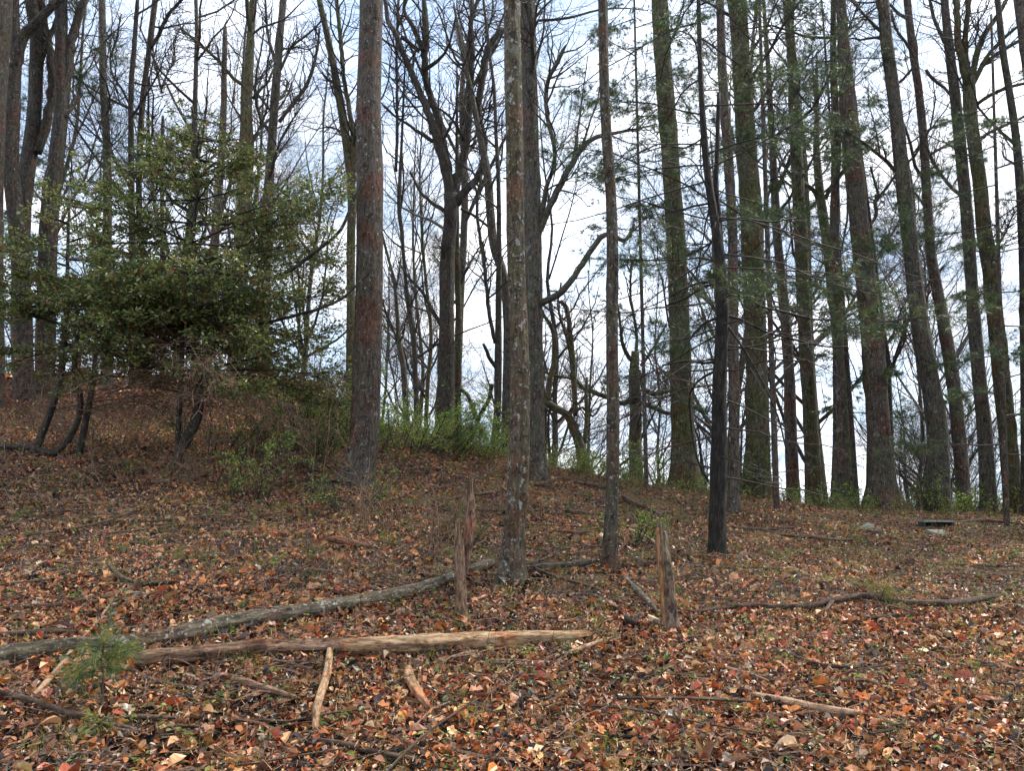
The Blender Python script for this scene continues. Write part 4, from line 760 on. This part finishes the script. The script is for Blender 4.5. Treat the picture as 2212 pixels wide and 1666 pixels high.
# ------------------------------------------------------------------ leaf litter
LC = np.array([[.52, .28, .12], [.46, .22, .11], [.50, .17, .04], [.36, .13, .045], [.20, .08, .035], [.32, .07, .03], [.06, .03, .02], [.025, .015, .012], [.28, .21, .14], [.62, .42, .24], [.012, .009, .008], [.42, .28, .10], [.17, .11, .07]])
LP = np.array([.10, .12, .09, .11, .14, .11, .12, .11, .04, .02, .09, .03, .03]); LP /= LP.sum()
def leaf_strip(wid, curl, arc):
    n = len(wid); s = np.linspace(0, 1, n); v = []
    for k in range(n):
        z = arc*math.sin(s[k]*math.pi)+.03*math.sin(k*2.1); v += [[s[k]-.5, wid[k], z+curl*wid[k]*2+.04*math.sin(k*1.7)], [s[k]-.5, 0, z], [s[k]-.5, -wid[k], z+curl*wid[k]*1.6]]
    f = []
    for k in range(n-1): a = 3*k; f += [[a, a+1, a+4, a+3], [a+1, a+2, a+5, a+4]]
    return np.array(v), [np.array(f)]
TN = [leaf_strip(w_, c, a) for w_, c, a in [((.03, .36, .22, .40, .03), .25, .1), ((.01, .24, .3, .17, .01), .4, .12), ((.06, .40, .3, .36, .05), .15, .06), ((.01, .2, .24, .16, .01), .7, .2), ((.02, .22, .38, .2, .03), .35, -.1), ((.01, .27, .3, .18, .01), -.4, .16)]]
TF = []
for w_, c, a in [(.3, .3, .12), (.24, .6, .18), (.38, .15, .1), (.28, -.4, .15), (.33, .8, .05)]:
    TF.append((np.array([[-.5, 0, 0], [-.2, w_, a+c*w_], [.25, w_*.8, a+c*w_*.7], [.5, 0, -.03], [.2, -w_, a+c*w_], [-.25, -w_*.7, a+c*w_*.5]]), [np.array([[0, 3, 2, 1], [0, 5, 4, 3]])]))
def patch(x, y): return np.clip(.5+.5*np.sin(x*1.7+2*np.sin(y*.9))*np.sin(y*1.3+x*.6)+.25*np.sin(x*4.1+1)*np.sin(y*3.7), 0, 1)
def lump(x, y): return .016*(np.sin(x*9+2*np.sin(y*5))*np.sin(y*8+x*3)+.8*np.sin(x*21+y*4)*np.sin(y*19-x*6))
def litter_pts(M, y0, y1):
    y = np.sqrt(rng.uniform(y0**2, y1**2, M)); x = rng.uniform(-.74, .74, M)*(y+.6); return x, y
def scatter(mb, T, x, y, size, lift, tilt, cpow=1., dark=1.):
    M = len(x); tid = rng.integers(0, len(T), M); z = terr(x, y)+rng.uniform(0, 1, M)**1.5*lift+.006+lump(x, y)
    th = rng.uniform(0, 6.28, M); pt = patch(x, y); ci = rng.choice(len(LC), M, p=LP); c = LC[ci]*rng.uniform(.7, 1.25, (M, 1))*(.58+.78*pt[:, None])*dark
    e = .05; nx = -(terr(x+e, y)-terr(x-e, y))/(2*e); ny = -(terr(x, y+e)-terr(x, y-e))/(2*e)
    Xd = np.c_[np.cos(th), np.sin(th), rng.normal(size=M)*tilt*.8]; Zd = np.c_[nx+rng.normal(size=M)*tilt, ny+rng.normal(size=M)*tilt, np.ones(M)]
    s = size*np.exp(rng.normal(size=M)*.38)
    for k in range(len(T)):
        m = tid == k; place(mb, T[k][0], T[k][1], np.c_[x, y, z][m], Xd[m], Zd[m], s[m], c[m])
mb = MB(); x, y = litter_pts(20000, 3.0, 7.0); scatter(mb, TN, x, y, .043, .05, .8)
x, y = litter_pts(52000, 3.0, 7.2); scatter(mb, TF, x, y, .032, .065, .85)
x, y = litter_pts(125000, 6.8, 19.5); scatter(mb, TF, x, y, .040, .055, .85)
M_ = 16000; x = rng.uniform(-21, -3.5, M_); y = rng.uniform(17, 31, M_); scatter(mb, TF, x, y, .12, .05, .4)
for (bx, by, br) in FEET:                                # leaves banked against the trunks, stumps and logs
    K = int(70+br*260); th = rng.uniform(0, 6.28, K); rr_ = br*(1.05+rng.exponential(.45, K))+.01; scatter(mb, TF if by > 9 else TN, bx+np.cos(th)*rr_, by+np.sin(th)*rr_, .05, .05+br*.25, .7)
for (q, r_) in TOPS:
    k = rng.integers(0, len(q), max(3, len(q)//5)); k2 = rng.integers(0, len(q), len(q)*3); T_ = TN[int(rng.integers(0, 6))]
    sd = np.where(rng.uniform(size=len(k2)) < .5, -1, 1)*r_[k2]*rng.uniform(.9, 1.5, len(k2)); scatter(mb, TN, q[k2, 0]+rng.normal(size=len(k2))*.03, q[k2, 1]+sd, .045, .05, .8)
    M = len(k); place(mb, T_[0], T_[1], q[k]+np.c_[rng.normal(size=M)*.04, rng.normal(size=M)*r_[k]*.3, r_[k]*1.12], np.c_[rng.normal(size=(M, 2)), np.zeros(M)], np.array([0, 0, 1.])+rng.normal(size=(M, 3))*.25, rng.uniform(.03, .055, M), LC[rng.integers(0, 7, M)])
lit = mb.build('leaf_litter', M_litter, smooth=False); tag(lit, 'brown and rust fallen leaves covering the whole slope', 'leaf litter', kind='stuff')
# fine debris: broken bits and needles between the leaves
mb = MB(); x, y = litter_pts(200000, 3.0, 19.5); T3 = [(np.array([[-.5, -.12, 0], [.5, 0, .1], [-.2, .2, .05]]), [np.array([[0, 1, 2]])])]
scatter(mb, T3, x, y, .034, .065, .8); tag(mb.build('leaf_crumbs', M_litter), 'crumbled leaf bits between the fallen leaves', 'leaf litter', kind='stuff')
# the largest leaves, each its own
meshes = []
for t in range(len(TN)):
    for q in range(7):
        c = LC[[0, 1, 2, 3, 4, 8, 5][q]]; mm = MB(); mm.add(TN[t][0], TN[t][1], c); meshes.append(mm.mesh('fallen_leaf', M_litter))
x, y = litter_pts(300, 3.6, 7.2); x *= .93
for k in range(300):
    ob = bpy.data.objects.new('fallen_leaf', meshes[int(rng.integers(0, len(meshes)))]); C.objects.link(ob); ob.parent = ground
    s = float(rng.uniform(.065, .12)); ob.scale = (s, s, s); ob.location = (float(x[k]), float(y[k]), float(terr(x[k], y[k]))+.055); ob.rotation_euler = (float(rng.normal()*.35+.1), float(rng.normal()*.35), float(rng.uniform(0, 6.28)))
# straw and needles lying among the leaves
M_ = 80000; x, y = litter_pts(M_, 3.0, 15); th = rng.uniform(0, 6.28, M_); l = rng.uniform(.03, .11, M_); z = terr(x, y)+rng.uniform(.03, .09, M_); dx = np.cos(th)*l; dy = np.sin(th)*l; w_ = .0019
V = np.stack([np.c_[x-dy/l*w_, y+dx/l*w_, z], np.c_[x+dy/l*w_, y-dx/l*w_, z], np.c_[x+dx, y+dy, z+rng.uniform(-.01, .03, M_)]], 1).reshape(-1, 3)
c = np.array([[.42, .28, .15], [.30, .17, .09], [.2, .11, .06], [.5, .38, .22]])[rng.integers(0, 4, M_)]; mb = MB(); mb.add(V, np.arange(len(V)).reshape(-1, 3), np.repeat(c, 3, axis=0))
tag(mb.build('straw', M_litter), 'straw coloured needles and stems among the leaves', 'straw', kind='stuff')
# twigs lying everywhere
M_ = 5000; x, y = litter_pts(M_, 3.0, 19.5); th = rng.uniform(0, 6.28, M_); th = np.where(rng.uniform(size=M_) < .5, rng.normal(size=M_)*.4, th); l = rng.uniform(.08, .6, M_)**1.3+.05; Q = np.zeros((M_, 4, 3)); d = np.c_[np.cos(th), np.sin(th)]
for k in range(4): Q[:, k, 0] = x+d[:, 0]*l*(k/3-.5)+rng.normal(size=M_)*.012; Q[:, k, 1] = y+d[:, 1]*l*(k/3-.5)+rng.normal(size=M_)*.012; Q[:, k, 2] = terr(Q[:, k, 0], Q[:, k, 1])+.06+rng.uniform(-.02, .03, M_)
mb = MB(); tubes(mb, Q, np.repeat((rng.uniform(.0025, .0075, M_))[:, None], 4, 1)*np.array([1, .9, .8, .6]), 3); tag(mb.build('scattered_twigs', M_deadtwig), 'small dead twigs strewn over the leaves', 'twigs', kind='stuff')
M_ = 260; x, y = litter_pts(M_, 3.4, 19); th = rng.normal(size=M_)*.55+np.where(rng.uniform(size=M_) < .3, 1.3, 0); l = rng.uniform(.35, 1.5, M_); Q = np.zeros((M_, 7, 3)); d = np.c_[np.cos(th), np.sin(th)]; wob = np.zeros((M_, 2))
for k in range(7): wob += rng.normal(size=(M_, 2))*.022; Q[:, k, :2] = np.c_[x, y]+d*(l*(k/6-.5))[:, None]+wob; Q[:, k, 2] = terr(Q[:, k, 0], Q[:, k, 1])+.075
mb = MB(); r0 = rng.uniform(.005, .013, M_); tubes(mb, Q, r0[:, None]*np.linspace(1, .4, 7)[None], 5, lc=True); ob = mb.build('scattered_sticks', M_stick); tag(ob, 'thin dead sticks lying here and there on the slope', 'sticks', kind='stuff')
# upright dry stalks and green herbs
M_ = 1500; x, y = litter_pts(M_, 3.4, 16); Q = np.zeros((M_, 4, 3)); dx = rng.normal(size=M_)*.25; dy = rng.normal(size=M_)*.25; h = rng.uniform(.08, .38, M_)
for k in range(4): s = k/3; Q[:, k, 0] = x+dx*h*s*s; Q[:, k, 1] = y+dy*h*s*s; Q[:, k, 2] = terr(x, y)+h*s
mb = MB(); tubes(mb, Q, np.repeat((rng.uniform(.001, .0024, M_))[:, None], 4, 1), 3); tag(mb.build('dry_stalks', M_deadtwig), 'thin dry stalks sticking up out of the leaves', 'stalks', kind='stuff')
mb = MB(); K = 1900; cx, cy = litter_pts(K, 3.3, 16); per = 9; x = np.repeat(cx, per)+rng.normal(size=K*per)*.035; y = np.repeat(cy, per)+rng.normal(size=K*per)*.035; M_ = K*per
c = GC[np.repeat(rng.integers(0, len(GC), K), per)]*rng.uniform(.45, .9, (M_, 1)); th = rng.uniform(0, 6.28, M_)
place(mb, tl, tfl, np.c_[x, y, terr(x, y)+rng.uniform(.04, .1, M_)], np.c_[np.cos(th), np.sin(th), rng.uniform(-.1, .5, M_)], rng.normal(size=(M_, 3))*.4+np.array([0, 0, 1]), rng.uniform(.02, .05, M_), c)
tag(mb.build('ground_herbs', M_fresh), 'tiny green herbs dotted between the fallen leaves', 'ground plants', kind='stuff')
mb = MB(); K = 900; cx, cy = litter_pts(K, 3.3, 15); per = 24; M_ = K*per; x = np.repeat(cx, per)+rng.normal(size=M_)*.05; y = np.repeat(cy, per)+rng.normal(size=M_)*.05; z = terr(x, y); h = rng.uniform(.05, .16, M_)
a = rng.normal(size=(M_, 2))*.07; w_ = .0022; V = np.stack([np.c_[x-w_, y, z], np.c_[x+w_, y, z], np.c_[x+a[:, 0], y+a[:, 1], z+h]], 1).reshape(-1, 3)
c = np.array([[.22, .24, .05], [.42, .33, .13], [.13, .19, .04]])[np.repeat(rng.integers(0, 3, K), per)]; mb.add(V, np.arange(len(V)).reshape(-1, 3), np.repeat(c, 3, axis=0))
tag(mb.build('grass_tufts', M_fresh), 'wispy green and straw coloured grass tufts in the leaves', 'grass', kind='stuff')
